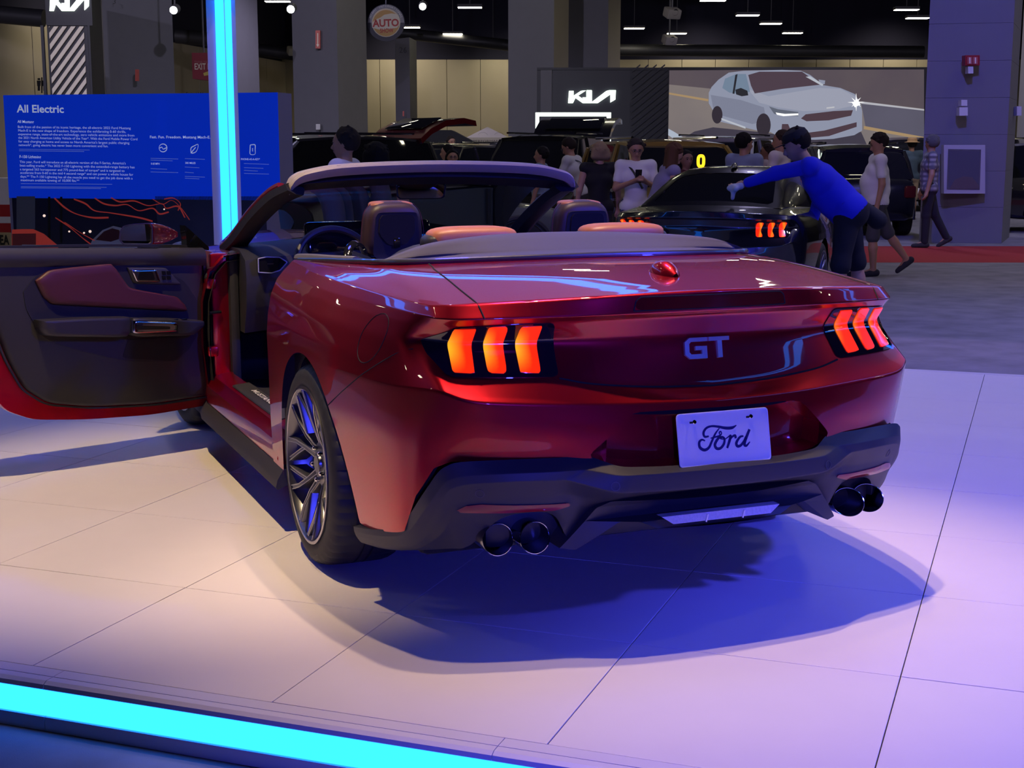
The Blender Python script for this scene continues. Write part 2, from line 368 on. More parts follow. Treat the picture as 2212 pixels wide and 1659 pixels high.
M_rub = mat('black_rubber', (.018, .018, .02), .65, bump=.1, bscale=600)
M_chr = mat('chrome', (.75, .75, .78), .08, 1.)
M_leaB = mat('black_leather', (.02, .018, .021), .45, bump=.2, bscale=500)
M_leaT = mat('tan_leather', (.42, .15, .07), .42, bump=.2, bscale=500)
M_leaR = mat('dark_red_leather', (.075, .012, .014), .5, bump=.2, bscale=500)
M_fab = mat('charcoal_soft_top_cloth', (.045, .042, .047), .9, bump=.3, bscale=1800, sheen=.3)
M_cream = mat('header_seal_grey', (.42, .35, .29), .5)
M_carpet = mat('car_carpet', (.012, .012, .014), .95, bump=.3, bscale=900)
M_rim = mat('dark_pewter_alloy', (.16, .16, .175), .3, .9)
M_rimE = mat('machined_alloy', (.42, .41, .43), .28, 1.)
car = tag(empty('convertible_car', (0, 0, PLAT)), 'glossy red two-door convertible with open door on the white platform', 'car')

# control net, right half: rear stations by x, corner, then side stations by y
lev = []   # one row per level, 12 stations
X5 = [0, .25, .47, .62, .74]
def row(y5, z5, corner, xs, zs, yend, xend):
    r = [(x, y, z) for x, y, z in zip(X5, y5, z5)] + [corner]
    ys = [-.75, -.5, -.25, 0, .25, .48]
    r += [(x, y, z) for x, y, z in zip(xs, ys, zs)] + [(xend, yend, zs[-1])]
    return r
Z6 = lambda z: [z] * 6
lev.append(row([-1.12, -1.11, -1.06, -1.0, -.93], [.33, .33, .32, .31, .30], (.83, -.82, .29), [.865, .905, .92, .925, .928, .93], [.27, .25, .24, .22, .20, .20], .58, .93))
lev.append(row([-1.175, -1.155, -1.09, -1.035, -.965], [.53, .54, .555, .553, .55], (.838, -.865, .50), [.885, .925, .945, .95, .946, .94], [.47, .45, .44, .44, .44, .44], .59, .936))
lev.append(row([-1.165, -1.15, -1.105, -1.06, -1.0], [.63, .635, .64, .64, .64], (.834, -.90, .62), [.895, .935, .955, .957, .952, .945], [.61, .60, .60, .60, .60, .60], .60, .936))
lev.append(row([-1.15, -1.135, -1.10, -1.065, -1.025], [.703, .705, .711, .717, .724], (.805, -.962, .752), [.888, .932, .953, .957, .952, .942], [.74, .74, .73, .73, .73, .73], .64, .93))
lev.append(row([-1.095, -1.085, -1.052, -1.005, -.945], [.735, .744, .781, .786, .788], (.805, -.885, .80), [.872, .918, .943, .95, .944, .93], [.80, .80, .80, .80, .80, .80], .69, .912))
lev.append(row([-1.053, -1.034, -.973, -.928, -.876], [.872, .872, .872, .872, .87], (.805, -.775, .873), [.856, .896, .921, .93, .92, .903], [.87] * 6, .735, .888))
lev.append(row([-1.062, -1.052, -1.022, -.972, -.917], [.944, .942, .938, .931, .924], (.79, -.86, .928), [.838, .873, .896, .905, .893, .872], [.925] * 6, .755, .858))
lev.append(row([-1.095, -1.085, -1.035, -.995, -.948], [.956, .956, .954, .951, .948], (.788, -.885, .948), [.826, .858, .880, .889, .875, .85], [.955] * 6, .765, .83))
lev.append(row([-1.10, -1.085, -1.015, -.962, -.905], [1.019, 1.015, 1.002, .994, .986], (.786, -.838, .979), [.806, .838, .856, .862, .848, .818], [.981, .987, .991, .993, .991, .986], .775, .795))
boot_e = [(0, -.315, 1.06), (.25, -.31, 1.058), (.45, -.285, 1.055), (.58, -.25, 1.051), (.66, -.20, 1.047), (.70, -.10, 1.042), (.71, 0, 1.036), (.715, .1, 1.03), (.72, .2, 1.023), (.722, .32, 1.015), (.728, .45, 1.008), (.745, .60, .998), (.765, .77, .987)]
L8 = np.array(lev[-1]); BE = np.array(boot_e)
dk1 = L8 + (BE - L8) * .12; dk1[:, 2] = L8[:, 2] + (BE[:, 2] - L8[:, 2]) * .12 + .004
dk2 = L8 + (BE - L8) * .55; dk2[:, 2] += .012
net = np.array(lev + [dk1, dk2, BE])                       # (12 levels, 13 stations, 3)
rho_u = [1, 1, 1, 1, .9, .42, .9, 1, 1, 1, 1, 1, 1]
rho_v = [1, .7, .8, .16, .35, .5, .3, .25, .28, .8, 1, 1]
g1 = fsp(net.transpose(1, 0, 2), rho_u, 9, 5)               # along the stations
g2 = fsp(g1.transpose(1, 0, 2), rho_v, 9, 5)                # along the levels -> (v,u,3)
half = g2.transpose(1, 0, 2)                                # (u,v,3)
j8 = half.shape[1] - (len(net) - 9) * 14 + 6                # rows above the spoiler edge: fair the deck sideways
for _ in range(60):
    sm = half.copy(); sm[1:-1] = (half[:-2] + 2 * half[1:-1] + half[2:]) / 4; mir_ = half[1].copy(); mir_[:, 0] *= -1; sm[0] = (mir_ + 2 * half[0] + half[1]) / 4
    wj = np.clip((np.arange(half.shape[1]) - j8) / 10., 0, 1)[None, :, None]; half = half * (1 - wj) + sm * wj
left = half[::-1].copy(); left[..., 0] *= -1
BODY = Grid(np.concatenate([left[:-1], half]), flip=False)
if BODY.N[BODY.P.shape[0] // 2, 20, 1] > 0: BODY = Grid(BODY.P, flip=True)
NU, NV = BODY.P.shape[:2]; BV, BF = BODY.V, BODY.F
# the level index reached by each grid row, used to keep cuts on the right panel
vrow = BV[:, 7]; nv_seg = 14
# wheel-arch opening
arch = curve([(.47, .10), (.42, .22), (.395, .36), (.36, .50), (.28, .635), (.15, .712), (.0, .738), (-.14, .712), (-.255, .645), (-.34, .565), (-.405, .475), (-.45, .37), (-.483, .25), (-.50, .10)], 60)
f_arch = -poly_sdf(BV[:, 1:3], arch); f_arch[np.abs(BV[:, 0]) < .78] = -1
f_arch = np.where(np.abs(BV[:, 0]) < .78, -1., f_arch)
VE = [(0, .518), (.2, .519), (.33, .525), (.408, .554), (.5, .552), (.64, .548), (.765, .540), (.803, .516), (.838, .424), (.854, .302), (.895, .260), (.94, .244)]
vpoly = [(-x, z) for x, z in VE[::-1]] + VE[1:] + [(1.1, .24), (1.1, 0), (-1.1, 0), (-1.1, .24)]
f_val = -poly_sdf(BV[:, [0, 2]], vpoly); f_val[BV[:, 1] > -.44] = -1
f_arch = np.maximum(f_arch, f_val)
V1, F1 = clip(BV, BF, f_arch)
# trunk lid and bumper are cut out along their seams (index space)
def ij(pts, mask=None): return BODY.near(pts, mask)[:, 6:8]
lidL = [(-.585, -.245, 1.051), (-.60, -.33, 1.048), (-.62, -.42, 1.04), (-.655, -.70, 1.005), (-.678, -.931, .989), (-.672, -.972, .950), (-.66, -.955, .937), (-.474, -1.022, .938), (-.465, -.99, .9), (-.462, -.985, .872), (-.468, -1.02, .82), (-.474, -1.051, .783), (-.38, -1.071, .762), (-.2, -1.085, .742)]
lidR = [(-x, y, z) for x, y, z in lidL[::-1]]
lid_ij = ij(lidL + lidR); lid_ij[0, 1] += 3; lid_ij[-1, 1] += 3
f_lid = poly_sdf(V1[:, 6:8], lid_ij)
Vl, Fl = clip(V1, F1, f_lid); Vb, Fb = clip(V1, F1, -f_lid)
lid = shell('trunk_lid', Vl, Fl, M_red, car, 0., 0.)
# bumper below the split line running from the wheel arch to the lamp
bl = [(-.955, -.22, .69), (-.955, -.30, .61), (-.90, -.60, .76), (-.835, -.80, .862), (-.80, -.86, .80), (-.60, -1.0, .786), (-.474, -1.05, .781), (-.38, -1.07, .762), (-.2, -1.085, .742)]
br = [(-x, y, z) for x, y, z in bl[::-1]]
bj = ij(bl + br); bum_ij = np.vstack([[bj[0, 0] - 2, -2], bj, [bj[-1, 0] + 2, -2]]); bum_ij[1, 0] -= 12; bum_ij[-2, 0] += 12
f_bum = poly_sdf(Vb[:, 6:8], bum_ij)
Vbu, Fbu = clip(Vb, Fb, f_bum); Vbs, Fbs = clip(Vb, Fb, -f_bum)
# plate recess inside the bumper
rec = [(-.28, .682), (-.41, .562), (-.33, .50), (.33, .50), (.41, .562), (.28, .682)]
rec = fsp(np.array(rec + rec[:1]), .25, 4, 1)[:-1]
f_rec = poly_sdf(Vbu[:, [0, 2]], rec); f_rec[Vbu[:, 1] > -.9] = 1
Vrb, Frb = clip(Vbu, Fbu, -f_rec); shell('rear_bumper', Vrb, Frb, M_red, car)
Vri, Fri = clip(Vbu, Fbu, f_rec); shell('plate_recess', Vri, Fri, M_red, car, -.065, -.065, 30)
shell('quarter_body', Vbs, Fbs, M_red, car)
M_body2 = mat('inner_body_dark', (.01, .008, .012), .8)
f_hole = -poly_sdf(BV[:, [0, 2]], rec) - .0; f_hole[BV[:, 1] > -.9] = -1
Vk, Fk = clip(BV, BF, np.maximum(np.maximum(f_arch, f_hole), np.where(BV[:, 7] < 2, 1, -1)))
shell('inner_shell', Vk, Fk, M_body2, car, -.055)

def snap(P, mask=None, off=0.):
    q = np.asarray(P, float)
    for _ in range(3):
        Q = BODY.near(q, mask); q = q - Q[:, 3:6] * ((q - Q[:, :3]) * Q[:, 3:6]).sum(1)[:, None]
    return q + Q[:, 3:6] * off
def seam(name, pts, r=.0022, m=None, n=None, mask=None, off=0.):
    P = curve(pts, n or max(12, len(pts) * 8)); q = snap(P, mask, off)
    for _ in range(2): q[1:-1] = (q[:-2] + 2 * q[1:-1] + q[2:]) / 4
    return MB().tube(q, r, 6).build(name, m or M_seam, car)
for sx in (1, -1):
    mir = lambda L: [(sx * x, y, z) for x, y, z in L]
    seam('lid_seam', mir(lidL[:6]), .0028)
    seam('lid_seam', mir(lidL[11:] + [(0, -1.095, .735)]), .003)
    seam('bumper_seam', mir([(-.955, -.30, .61), (-.93, -.45, .685), (-.90, -.60, .76), (-.835, -.80, .862)]), .0018)
# fuel flap on the left flank
a = np.linspace(0, 2 * math.pi, 40); fp = np.stack([-.90 * np.ones(40), -.588 + .078 * np.cos(a) - .03 * np.sin(a), .868 + .088 * np.sin(a)], 1)
MB().tube(snap(fp, (BV[:, 0] < -.8)), .0016, 6).build('fuel_flap_seam', M_seam, car)

def rear_patch(name, poly, m, off, thick, parent=car, zlim=None):
    f = poly_sdf(BV[:, [0, 2]], poly); f[(BV[:, 1] > -.70)] = 1; V, F = clip(BV, BF, f); return shell(name, V, F, m, parent, off, thick, 30)
# tail lamps: black housing and three glowing bars each
def lampmat():
    m = mat('tail_lamp_glow', (.25, .0, .0), .25, coat=.6); nt = m.node_tree; b = nt.nodes['Principled BSDF']; at = nt.nodes.new('ShaderNodeAttribute'); at.attribute_name = 'hot_spot'
    cr = nt.nodes.new('ShaderNodeValToRGB'); cr.color_ramp.elements[0].color = (1.0, .022, .004, 1); cr.color_ramp.elements[1].color = (1.0, .52, .02, 1); cr.color_ramp.elements[0].position = .05
    nt.links.new(at.outputs['Fac'], cr.inputs[0]); nt.links.new(cr.outputs[0], b.inputs['Emission Color']); b.inputs['Emission Strength'].default_value = 1.15; return m
M_lamp = lampmat(); M_lens = mat('lamp_housing_gloss', (.012, .008, .012), .06, coat=1.)
for sx in (-1, 1):
    hs = [(.474, .936), (.60, .931), (.735, .922), (.80, .878), (.798, .84), (.772, .79), (.755, .784), (.474, .783), (.462, .872)]
    H = fsp(np.array([(sx * x, z) for x, z in hs] + [(sx * .474, .936)]), .12, 3, 2)[:-1]
    lamp = rear_patch('tail_lamp', H, M_lens, .003, .012); lamp['label'] = 'three-bar tail lamp on the ' + ('left' if sx < 0 else 'right')
    for (xo, xi) in ((.740, .684), (.652, .600), (.566, .508)):
        xo2, xi2 = xo + .012, xi + .014
        bp = [(xo, .918), (xi, .920), (xi + .002, .871), (xi2, .793), (xo2, .795), (xo + .004, .869)]
        bp = [(sx * x, z + (.008 if xo < .7 else 0) * (z > .9)) for x, z in bp]
        o = rear_patch('light_bar', fsp(np.array(bp + bp[:1]), .08, 2, 6)[:-1], M_lamp, .006, .008, lamp)
        at = o.data.attributes.new('hot_spot', 'FLOAT', 'POINT'); co = np.array([v.co[:] for v in o.data.vertices])
        ed = (sx * co[:, 0] - xi) / (xo - xi) if sx < 0 else (xo - sx * co[:, 0]) / (xo - xi)
        at.data.foreach_set('value', np.clip((1.25 if sx < 0 else .6) * np.clip(ed - .42, 0, 1) * np.exp(-((co[:, 2] - .862) / .042) ** 2), 0, 1).astype(np.float32))
# badge, brake light, antenna
def solid_text(name, s, size, org, ux, uy, depth, m, parent, bold=0., width=None, align='CENTER', bev=.0):
    V, F = text_geo(s, size, align, bold); V = V.copy()
    if width: V[:, 0] *= width / (V[:, 0].max() - V[:, 0].min())
    ux, uy = np.asarray(ux, float), np.asarray(uy, float); n = np.cross(ux, uy); B = np.asarray(org) + V[:, :1] * ux + V[:, 1:2] * uy; k = len(B); cnt = {}
    for q in F:
        for x, y in zip(q, q[1:] + q[:1]): cnt[(x, y)] = 1
    F2 = list(F) + [(y, x, x + k, y + k) for (x, y) in cnt if (y, x) not in cnt]
    return mesh(name, np.vstack([B + n * depth, B]), F2, m, parent, False)
def gpoly(mb, poly, s, o, ux, uy, n, d):
    mb.prism(poly, lambda p: o + ux * p[0] * s + uy * p[1] * s + n * d, lambda p: o + ux * p[0] * s + uy * p[1] * s - n * .004)
Gp = [(.97, 0), (.22, 0), (0, .2), (.0, .80), (.2, 1.0), (.98, 1.0), (.98, .80), (.28, .80), (.2, .7), (.2, .3), (.28, .2), (.77, .2), (.77, .38), (.48, .38), (.48, .57), (.97, .57)]
Tp = [(1.06, .8), (1.06, 1.0), (2.05, 1.0), (2.05, .8), (1.68, .8), (1.68, 0), (1.46, 0), (1.46, .8)]
ux = np.array([1., 0, 0]); uy = np.array([0, .05, 1.]); uy /= np.linalg.norm(uy); nn = np.cross(ux, uy)
def on_rear(p, off): return snap([(p[0], -1.04, p[1])], (BV[:, 1] < -.9) & (BV[:, 7] < 115) & (BV[:, 2] > .72) & (BV[:, 2] < .94), off)[0]
for lp in (Gp, Tp):
    bl_ = MB(); bl_.prism([((x + .06 * y) * .072 - .078, .804 + y * .07) for x, y in lp], lambda p: on_rear(p, .009), lambda p: on_rear(p, -.004)); bl_.build('badge_letter', mat('satin_silver', (.55, .55, .6), .3, .5), car, False)
rear_patch('brake_light', fsp(np.array([(-.255, .968), (-.25, .993), (-.235, 1.003), (.235, 1.003), (.25, .993), (.255, .968), (-.255, .968)]), .2, 3, 2)[:-1], mat('dark_red_lens', (.10, .002, .006), .1, coat=1.), .0015, .004)
br_s = [(-.258, .966), (-.252, .995), (-.237, 1.006), (.237, 1.006), (.252, .995), (.258, .966)]
bm_ = (BV[:, 1] < -.9) & (BV[:, 7] > 60); MB().tube(snap(fsp(np.array([(x, -1.10, z) for x, z in br_s + br_s[:1]]), .2, 3, 6), bm_), .0022, 6).build('brake_light_seam', M_seam, car)
an = MB(); rings = []
for t in np.linspace(0, 1, 12):
    y = -.865 + .15 * t; h = .046 * math.sin(math.pi * min(1, t * .92 + .06)) ** .6; w = .038 * math.sin(math.pi * (t * .96 + .02)) ** .5
    zb = BODY.near([(0, y, 1.04)], BV[:, 2] > .98)[0][2] - .006
    rings.append([(w * math.cos(a_), y, zb + h * max(0, math.sin(a_)) ** .8) for a_ in np.linspace(0, math.pi, 10)] )
an.loft(rings, caps=False, close=False); an.build('antenna_dome', M_red, car)
# ---- black lower valance
D = [
 [(0,-1.178,.524),(.2,-1.172,.525),(.33,-1.155,.531),(.408,-1.10,.560),(.5,-1.085,.558),(.64,-1.035,.554),(.765,-.975,.546),(.803,-.95,.522),(.838,-.885,.43),(.854,-.752,.308),(.895,-.61,.266),(.925,-.482,.25)],
 [(0,-1.21,.511),(.2,-1.205,.512),(.345,-1.185,.512),(.427,-1.13,.527),(.5,-1.12,.525),(.638,-1.07,.521),(.755,-.997,.508),(.792,-.967,.49),(.828,-.908,.405),(.848,-.775,.285),(.893,-.62,.25),(.923,-.482,.235)],
 [(0,-1.21,.46),(.2,-1.205,.46),(.36,-1.185,.463),(.48,-1.125,.50),(.52,-1.115,.5),(.638,-1.075,.499),(.75,-1.0,.484),(.785,-.97,.465),(.80,-.925,.40),(.83,-.79,.268),(.885,-.63,.235),(.918,-.482,.22)],
 [(0,-1.13,.435),(.2,-1.13,.435),(.36,-1.12,.43),(.46,-1.09,.45),(.52,-1.09,.45),(.638,-1.05,.445),(.735,-.985,.43),(.77,-.955,.42),(.785,-.915,.36),(.82,-.79,.25),(.88,-.63,.22),(.912,-.482,.21)],
 [(0,-1.06,.40),(.2,-1.06,.40),(.36,-1.06,.39),(.44,-1.09,.42),(.52,-1.082,.415),(.64,-1.04,.41),(.735,-.98,.40),(.765,-.945,.38),(.775,-.905,.32),(.81,-.78,.238),(.87,-.63,.21),(.905,-.482,.20)],
 [(0,-1.0,.36),(.2,-1.0,.36),(.36,-1.0,.33),(.445,-1.05,.30),(.495,-1.06,.397),(.64,-1.02,.390),(.70,-.945,.29),(.725,-.92,.272),(.745,-.87,.262),(.79,-.76,.232),(.86,-.62,.202),(.90,-.482,.195)]]
dn = np.array(D); d1 = fsp(dn.transpose(1, 0, 2), [1, 1, .5, .5, .7, .8, .7, .6, .7, .8, 1, 1], 5, 3); d2 = fsp(d1.transpose(1, 0, 2), [1, .14, .14, .3, .25, 1], 5, 3).transpose(1, 0, 2)
dl = d2[::-1].copy(); dl[..., 0] *= -1; DG = Grid(np.concatenate([dl[:-1], d2]))
if DG.N[DG.P.shape[0] // 2, 12, 1] > 0: DG = Grid(DG.P, True)
shell('lower_valance', DG.V, DG.F, M_blk, car, 0, .03, 22)
yf = lambda x: -1.172 + .105 * (x / .44) ** 2
dp = [(-.475, .283), (-.434, .279), (-.315, .362), (-.26, .36), (-.205, .338), (.205, .338), (.26, .36), (.315, .362), (.434, .279), (.475, .283), (.378, .402), (.335, .422), (-.335, .422), (-.378, .402)]
dp = fsp(np.array(dp + dp[:1]), .18, 3, 4)[:-1]
MB().prism(dp, lambda p: (p[0], yf(p[0]) - .01 * math.cos((p[1] - .28) * 10), p[1]), lambda p: (p[0], yf(p[0]) + .15, p[1] + .0)).build('diffuser_frame', M_blk, car, ang=30)
rl = [(-.2, .374), (-.165, .351), (.165, .351), (.2, .374)]
rv = MB().prism(rl, lambda p: (p[0], yf(p[0]) - .016, p[1]), lambda p: (p[0], yf(p[0]) + .02, p[1])).build('reverse_lamp', mat('clear_lamp_plastic', (.62, .60, .66), .2, coat=.8, noise=.25, nscale=160), car, False)
for x in (-.062, .062): MB().box((x, yf(x) - .017, .3625), (.004, .004, .023), ry=.25).build('lamp_divider', M_chr, rv, False)
for sx in (-1, 1):
    rp = [(.462, .424), (.455, .416), (.50, .404), (.745, .396), (.757, .399), (.735, .417), (.70, .424)]
    rp = [(sx * x, z) for x, z in rp]; f = poly_sdf(DG.V[:, [0, 2]], rp); f[(DG.V[:, 1] > -.9)] = 1; V, F = clip(DG.V, DG.F, f)
    shell('reflector', V, F, mat('red_reflector', (.30, .015, .03), .25, coat=.5), car, .004, .006)
    for x, z in ((.708, .462), (.36, .487)):
        q = DG.V[np.argmin((DG.V[:, 0] - sx * x) ** 2 + (DG.V[:, 2] - z) ** 2 + (DG.V[:, 1] > -.95) * 9)]
        MB().lathe([(.0135, .0005), (.0135, .0015), (.0115, .0015), (.0115, .0005)], 24, q[:3], q[3:6]).build('parking_sensor', mat('sensor_ring', (.075, .073, .085), .5), car)
    for x, y, z in ((.644, -1.0, .312), (.543, -1.035, .316)):
        e = MB(); n = 40; rings = []
        for (r, d) in ((.036, .20), (.045, .17), (.051, .10), (.0525, .012), (.0515, .0), (.0495, .0), (.047, .03), (.045, .16), (.0, .16)):
            a_ = np.arange(n) * 2 * math.pi / n; rings.append(np.stack([sx * x + r * np.cos(a_), y + d - (.30 * .05 * (d < .06)) * -np.sin(a_) - sx * .012 * np.cos(a_) * (d < .06), z + r * .84 * np.sin(a_) + 0 * a_], 1))
        e.loft(rings, caps=False); ex = e.build('exhaust_tip', mat('dark_chrome_pipe', (.28, .28, .31), .16, 1.), car)
        MB().tube(np.vstack([rings[4], rings[4][:1]]) - [0, .001, 0], .0014, 6, caps=False).build('pipe_rim', M_chr, ex)
MB().box((0, -.72, .34), (1.35, .5, .14), bev=.03).build('muffler', mat('dark_steel', (.05, .05, .055), .5, .8), car)
MB().box((0, 1.1, .24), (1.55, 3.6, .1), bev=.03).build('underbody', M_carpet, car)
# ---- licence plate
ang_p = math.atan2(.0305, .152); po = np.array([0, -1.168, .5935]); pux = np.array([1., 0, 0]); puy = np.array([0, math.sin(ang_p), math.cos(ang_p)]); pn = np.cross(pux, puy)
pp = []
for cx, cy, a0 in ((.1425, -.0665, -90), (.1425, .0665, 0), (-.1425, .0665, 90), (-.1425, -.0665, 180)):
    pp += [(cx + .01 * math.cos(math.radians(a0 + t)), cy + .01 * math.sin(math.radians(a0 + t))) for t in (0, 30, 60, 90)]
pw = lambda p, h=0.: po + pux * p[0] + puy * p[1] + pn * h
plate = MB().prism(pp, lambda p: pw(p, .0015), lambda p: pw(p, -.0015)).build('licence_plate', mat('plate_white', (.78, .78, .80), .3), car, False)
plate['label'] = 'white show plate with dark blue script lettering'
MB().tube([pw(p, .0014) for p in pp + pp[:1]], .0022, 6).build('plate_rim', mat('plate_white', (.7, .7, .7)), plate)
M_ink = mat('plate_blue_ink', (.012, .012, .13), .4)
def stroke(name, pts, w, parent, n=40, lift=.0022):
    P = curve(pts, n); Wd = np.interp(np.linspace(0, 1, n), np.linspace(0, 1, len(w)), w) * .5; T = np.gradient(P, axis=0); N = np.stack([-T[:, 1], T[:, 0]], 1); N /= np.linalg.norm(N, axis=1, keepdims=True) + 1e-9
    L = P + N * Wd[:, None]; R = P - N * Wd[:, None]; V = [pw(p, lift) for p in L] + [pw(p, lift) for p in R]; F = [(i, i + 1, n + i + 1, n + i) for i in range(n - 1)]
    me = [tuple(f[::-1]) for f in F]; return mesh(name, V, me, M_ink, parent, False)
# script strokes in plate millimetres, read off the photograph
sc = lambda L: [((x - 1440) * .000363, (355 - y) * .000315 + (x - 1440) * 0) for x, y in L]
def unsh(L):  # crop pixels -> plate plane: undo the tilt of the plate in the picture
    out = []
    for x, y in L:
        u = (x - 1443) / 830.; v = (y - 335) / 475.
        out.append((.305 * (u - .085 * v * .75), -.152 * (v + .118 * u * 1.05)))
    return out
stroke('script_letter', unsh([(1270, 362), (1240, 352), (1218, 375), (1225, 420), (1265, 445), (1305, 425), (1330, 370), (1360, 300), (1395, 250)]), [.004, .006, .008, .009, .009, .008, .007, .006, .003], plate)
stroke('script_letter', unsh([(1302, 322), (1265, 325), (1253, 290), (1275, 250), (1320, 232), (1380, 236), (1450, 250), (1510, 248), (1550, 226)]), [.005, .007, .008, .007, .006, .007, .009, .009, .003], plate)
stroke('script_letter', unsh([(1318, 340), (1360, 330), (1400, 318), (1416, 300), (1408, 280), (1395, 292), (1405, 312)]), [.003, .005, .005, .004, .004, .004, .003], plate)
stroke('script_letter', unsh([(1425, 330), (1390, 340), (1360, 395), (1375, 432), (1410, 432), (1440, 395), (1445, 350), (1425, 330), (1408, 345), (1450, 352)]), [.006, .008, .009, .009, .008, .008, .007, .006, .004, .003], plate)
stroke('script_letter', unsh([(1450, 352), (1480, 330), (1500, 322), (1490, 370), (1472, 432)]), [.003, .004, .008, .009, .007], plate)
stroke('script_letter', unsh([(1492, 365), (1515, 330), (1540, 320), (1548, 345)]), [.004, .006, .008, .008], plate)
stroke('script_letter', unsh([(1618, 325), (1585, 335), (1555, 385), (1565, 415), (1595, 410), (1625, 370), (1640, 330)]), [.005, .007, .009, .009, .008, .007, .006], plate)
stroke('script_letter', unsh([(1672, 265), (1655, 310), (1635, 370), (1630, 405), (1650, 412), (1680, 378)]), [.008, .009, .009, .009, .007, .003], plate)
for x, y in ((-.095, .052), (.095, .055)):
    MB().lathe([(0, .004), (.005, .004), (.0065, .0025), (.0065, 0)], 14, pw((x, y), .001), pn).build('plate_bolt', M_chr, plate)
    MB().box(pw((x - .008, y - .001), .0016), (.016, .001, .006)).build('bolt_slot', M_seam, plate)
# ---- wheels
def wheel(cx, cy, side, wid, R=.351, steer=0.):
    w = empty('wheel', (cx, cy, R), steer, car); t = MB(); n = 132; h = wid / 2
    prof = [(.262, -h + .012), (.275, -h + .003), (.30, -h), (.322, -h + .004), (.338, -h + .014), (.345, -h + .028), (.3495, -h + .05), (.351, -h + .09), (.351, -.022), (.344, -.021), (.344, -.013), (.351, -.012), (.351, .012), (.344, .013), (.344, .021), (.351, .022), (.351, h - .09), (.3495, h - .05), (.345, h - .028), (.338, h - .014), (.322, h - .004), (.30, h), (.275, h - .003), (.262, h - .012)]
    rings = []; a_ = np.arange(n) * 2 * math.pi / n; gm = (np.arange(n) % 3 == 0)
    for r, d in prof:
        rr = np.full(n, r)
        if .3375 < r < .352 and abs(d) > .03 and r != .344: rr = rr - np.where(gm, .006, 0)
        rings.append(np.stack([np.full(n, d), rr * np.cos(a_), rr * np.sin(a_)], 1))
    t.loft(rings, caps=False).build('tyre', M_rub, w, ang=30)
    s = side; rb = MB(); P = lambda r, d: (r, s * d)
    rb.lathe([P(.272, h - .006), P(.272, h + .001), P(.262, h + .002), P(.256, h - .004), P(.250, h - .02), P(.236, h - .06), P(.232, -h + .03), P(.27, -h + .02)], 64, (0, 0, 0), (1, 0, 0)); rb.build('rim_barrel', M_rim, w)
    MB().lathe([P(.2735, h - .001), P(.2735, h + .003), P(.264, h + .004), P(.2625, h + .001)], 64, (0, 0, 0), (1, 0, 0)).build('rim_edge', M_rimE, w)
    MB().lathe([P(.0, h - .035), P(.03, h - .034), P(.034, h - .037), P(.036, h - .045), P(.075, h - .05), P(.085, h - .065), P(.08, h - .09)], 40, (0, 0, 0), (1, 0, 0)).build('hub', M_rim, w)
    MB().lathe([P(.17, -.01), P(.17, .02), P(.07, .03)], 40, (0, 0, 0), (1, 0, 0)).build('brake_disc', mat('brake_steel', (.22, .22, .23), .4, .9), w)
    def bar(sp, pts, wd, dep, edge):
        # pts (radius, angle offset, depth): a tapering ridge with machined edge lines
        Q = [(s * d, r * math.cos(a2), r * math.sin(a2)) for r, a2, d in pts]; Q = np.array(Q); rings = []
        for i in range(len(Q)):
            T = Q[min(i + 1, len(Q) - 1)] - Q[max(i - 1, 0)]; T /= np.linalg.norm(T); ax = np.array([s * 1., 0, 0]); N = np.cross(T, ax); N /= np.linalg.norm(N); ww = wd[i]
            rings.append([Q[i] + N * ww * .5, Q[i] + N * ww * .32 + ax * .006, Q[i] - N * ww * .32 + ax * .006, Q[i] - N * ww * .5, Q[i] - N * ww * .8 - ax * dep, Q[i] + N * ww * .8 - ax * dep])
        sp.mi = 0; sp.loft(rings)
        if edge:
            sp.mi = 1
            for e in (1, 2): sp.tube([r[e] + np.array([s * .0006, 0, 0]) for r in rings], .0022, 5)
    for kx in range(5):
        A_ = kx * 2 * math.pi / 5 + .45; sp = MB()
        for sg in (-1, 1):
            bar(sp, [(.07, A_ + sg * .22, h - .058), (.135, A_ + sg * .19, h - .036), (.20, A_ + sg * .22, h - .02), (.262, A_ + sg * .29, h - .008)], [.03, .021, .018, .022], .05, True)
            bar(sp, [(.135, A_ + sg * .19, h - .038), (.19, A_ + sg * .42, h - .026), (.262, A_ + sg * .575, h - .01)], [.018, .015, .018], .045, True)
        sp.build('spoke', [M_rim, M_rimE], w, ang=25)
        MB().lathe([P(.008, h - .05), P(.009, h - .034), P(.006, h - .03), P(0, h - .03)], 8, (0, .057 * math.cos(A_ + .6), .057 * math.sin(A_ + .6)), (1, 0, 0)).build('lug_nut', M_chr, w)
    return w
wl = wheel(-.812, 0, -1, .275); wheel(.812, 0, 1, .275); wheel(-.79, 2.72, -1, .255, steer=.08); wheel(.79, 2.72, 1, .255, steer=.08)
V, F = text_geo('275/40 R19', .026, 'CENTER'); r_ = .312 + V[:, 1]; a_ = -math.pi / 2 - .22 + V[:, 0] / .31
mesh('tyre_lettering', np.stack([np.full(len(V), -.1395) + .0 * r_, r_ * np.cos(a_) * 1., r_ * np.sin(a_)], 1), F, mat('tyre_letter', (.10, .095, .10), .6), wl, False)
# wheel wells
for sx in (-1, 1):
    for cy, rr in ((0, .42), (2.72, .40)):
        m_ = MB(); a_ = np.linspace(-.25, math.pi + .25, 24); rings = [[(sx * x, cy + rr * 1.05 * math.cos(q), .33 + rr * math.sin(q)) for q in a_] for x in (.90, .55)]
        m_.loft(rings, caps=False, close=False); n0 = len(m_.V); m_.add([(sx * .55, cy + rr * 1.05 * math.cos(q), .33 + rr * math.sin(q)) for q in a_], [tuple(range(24))]); m_.build('wheel_well', M_carpet, car, False)
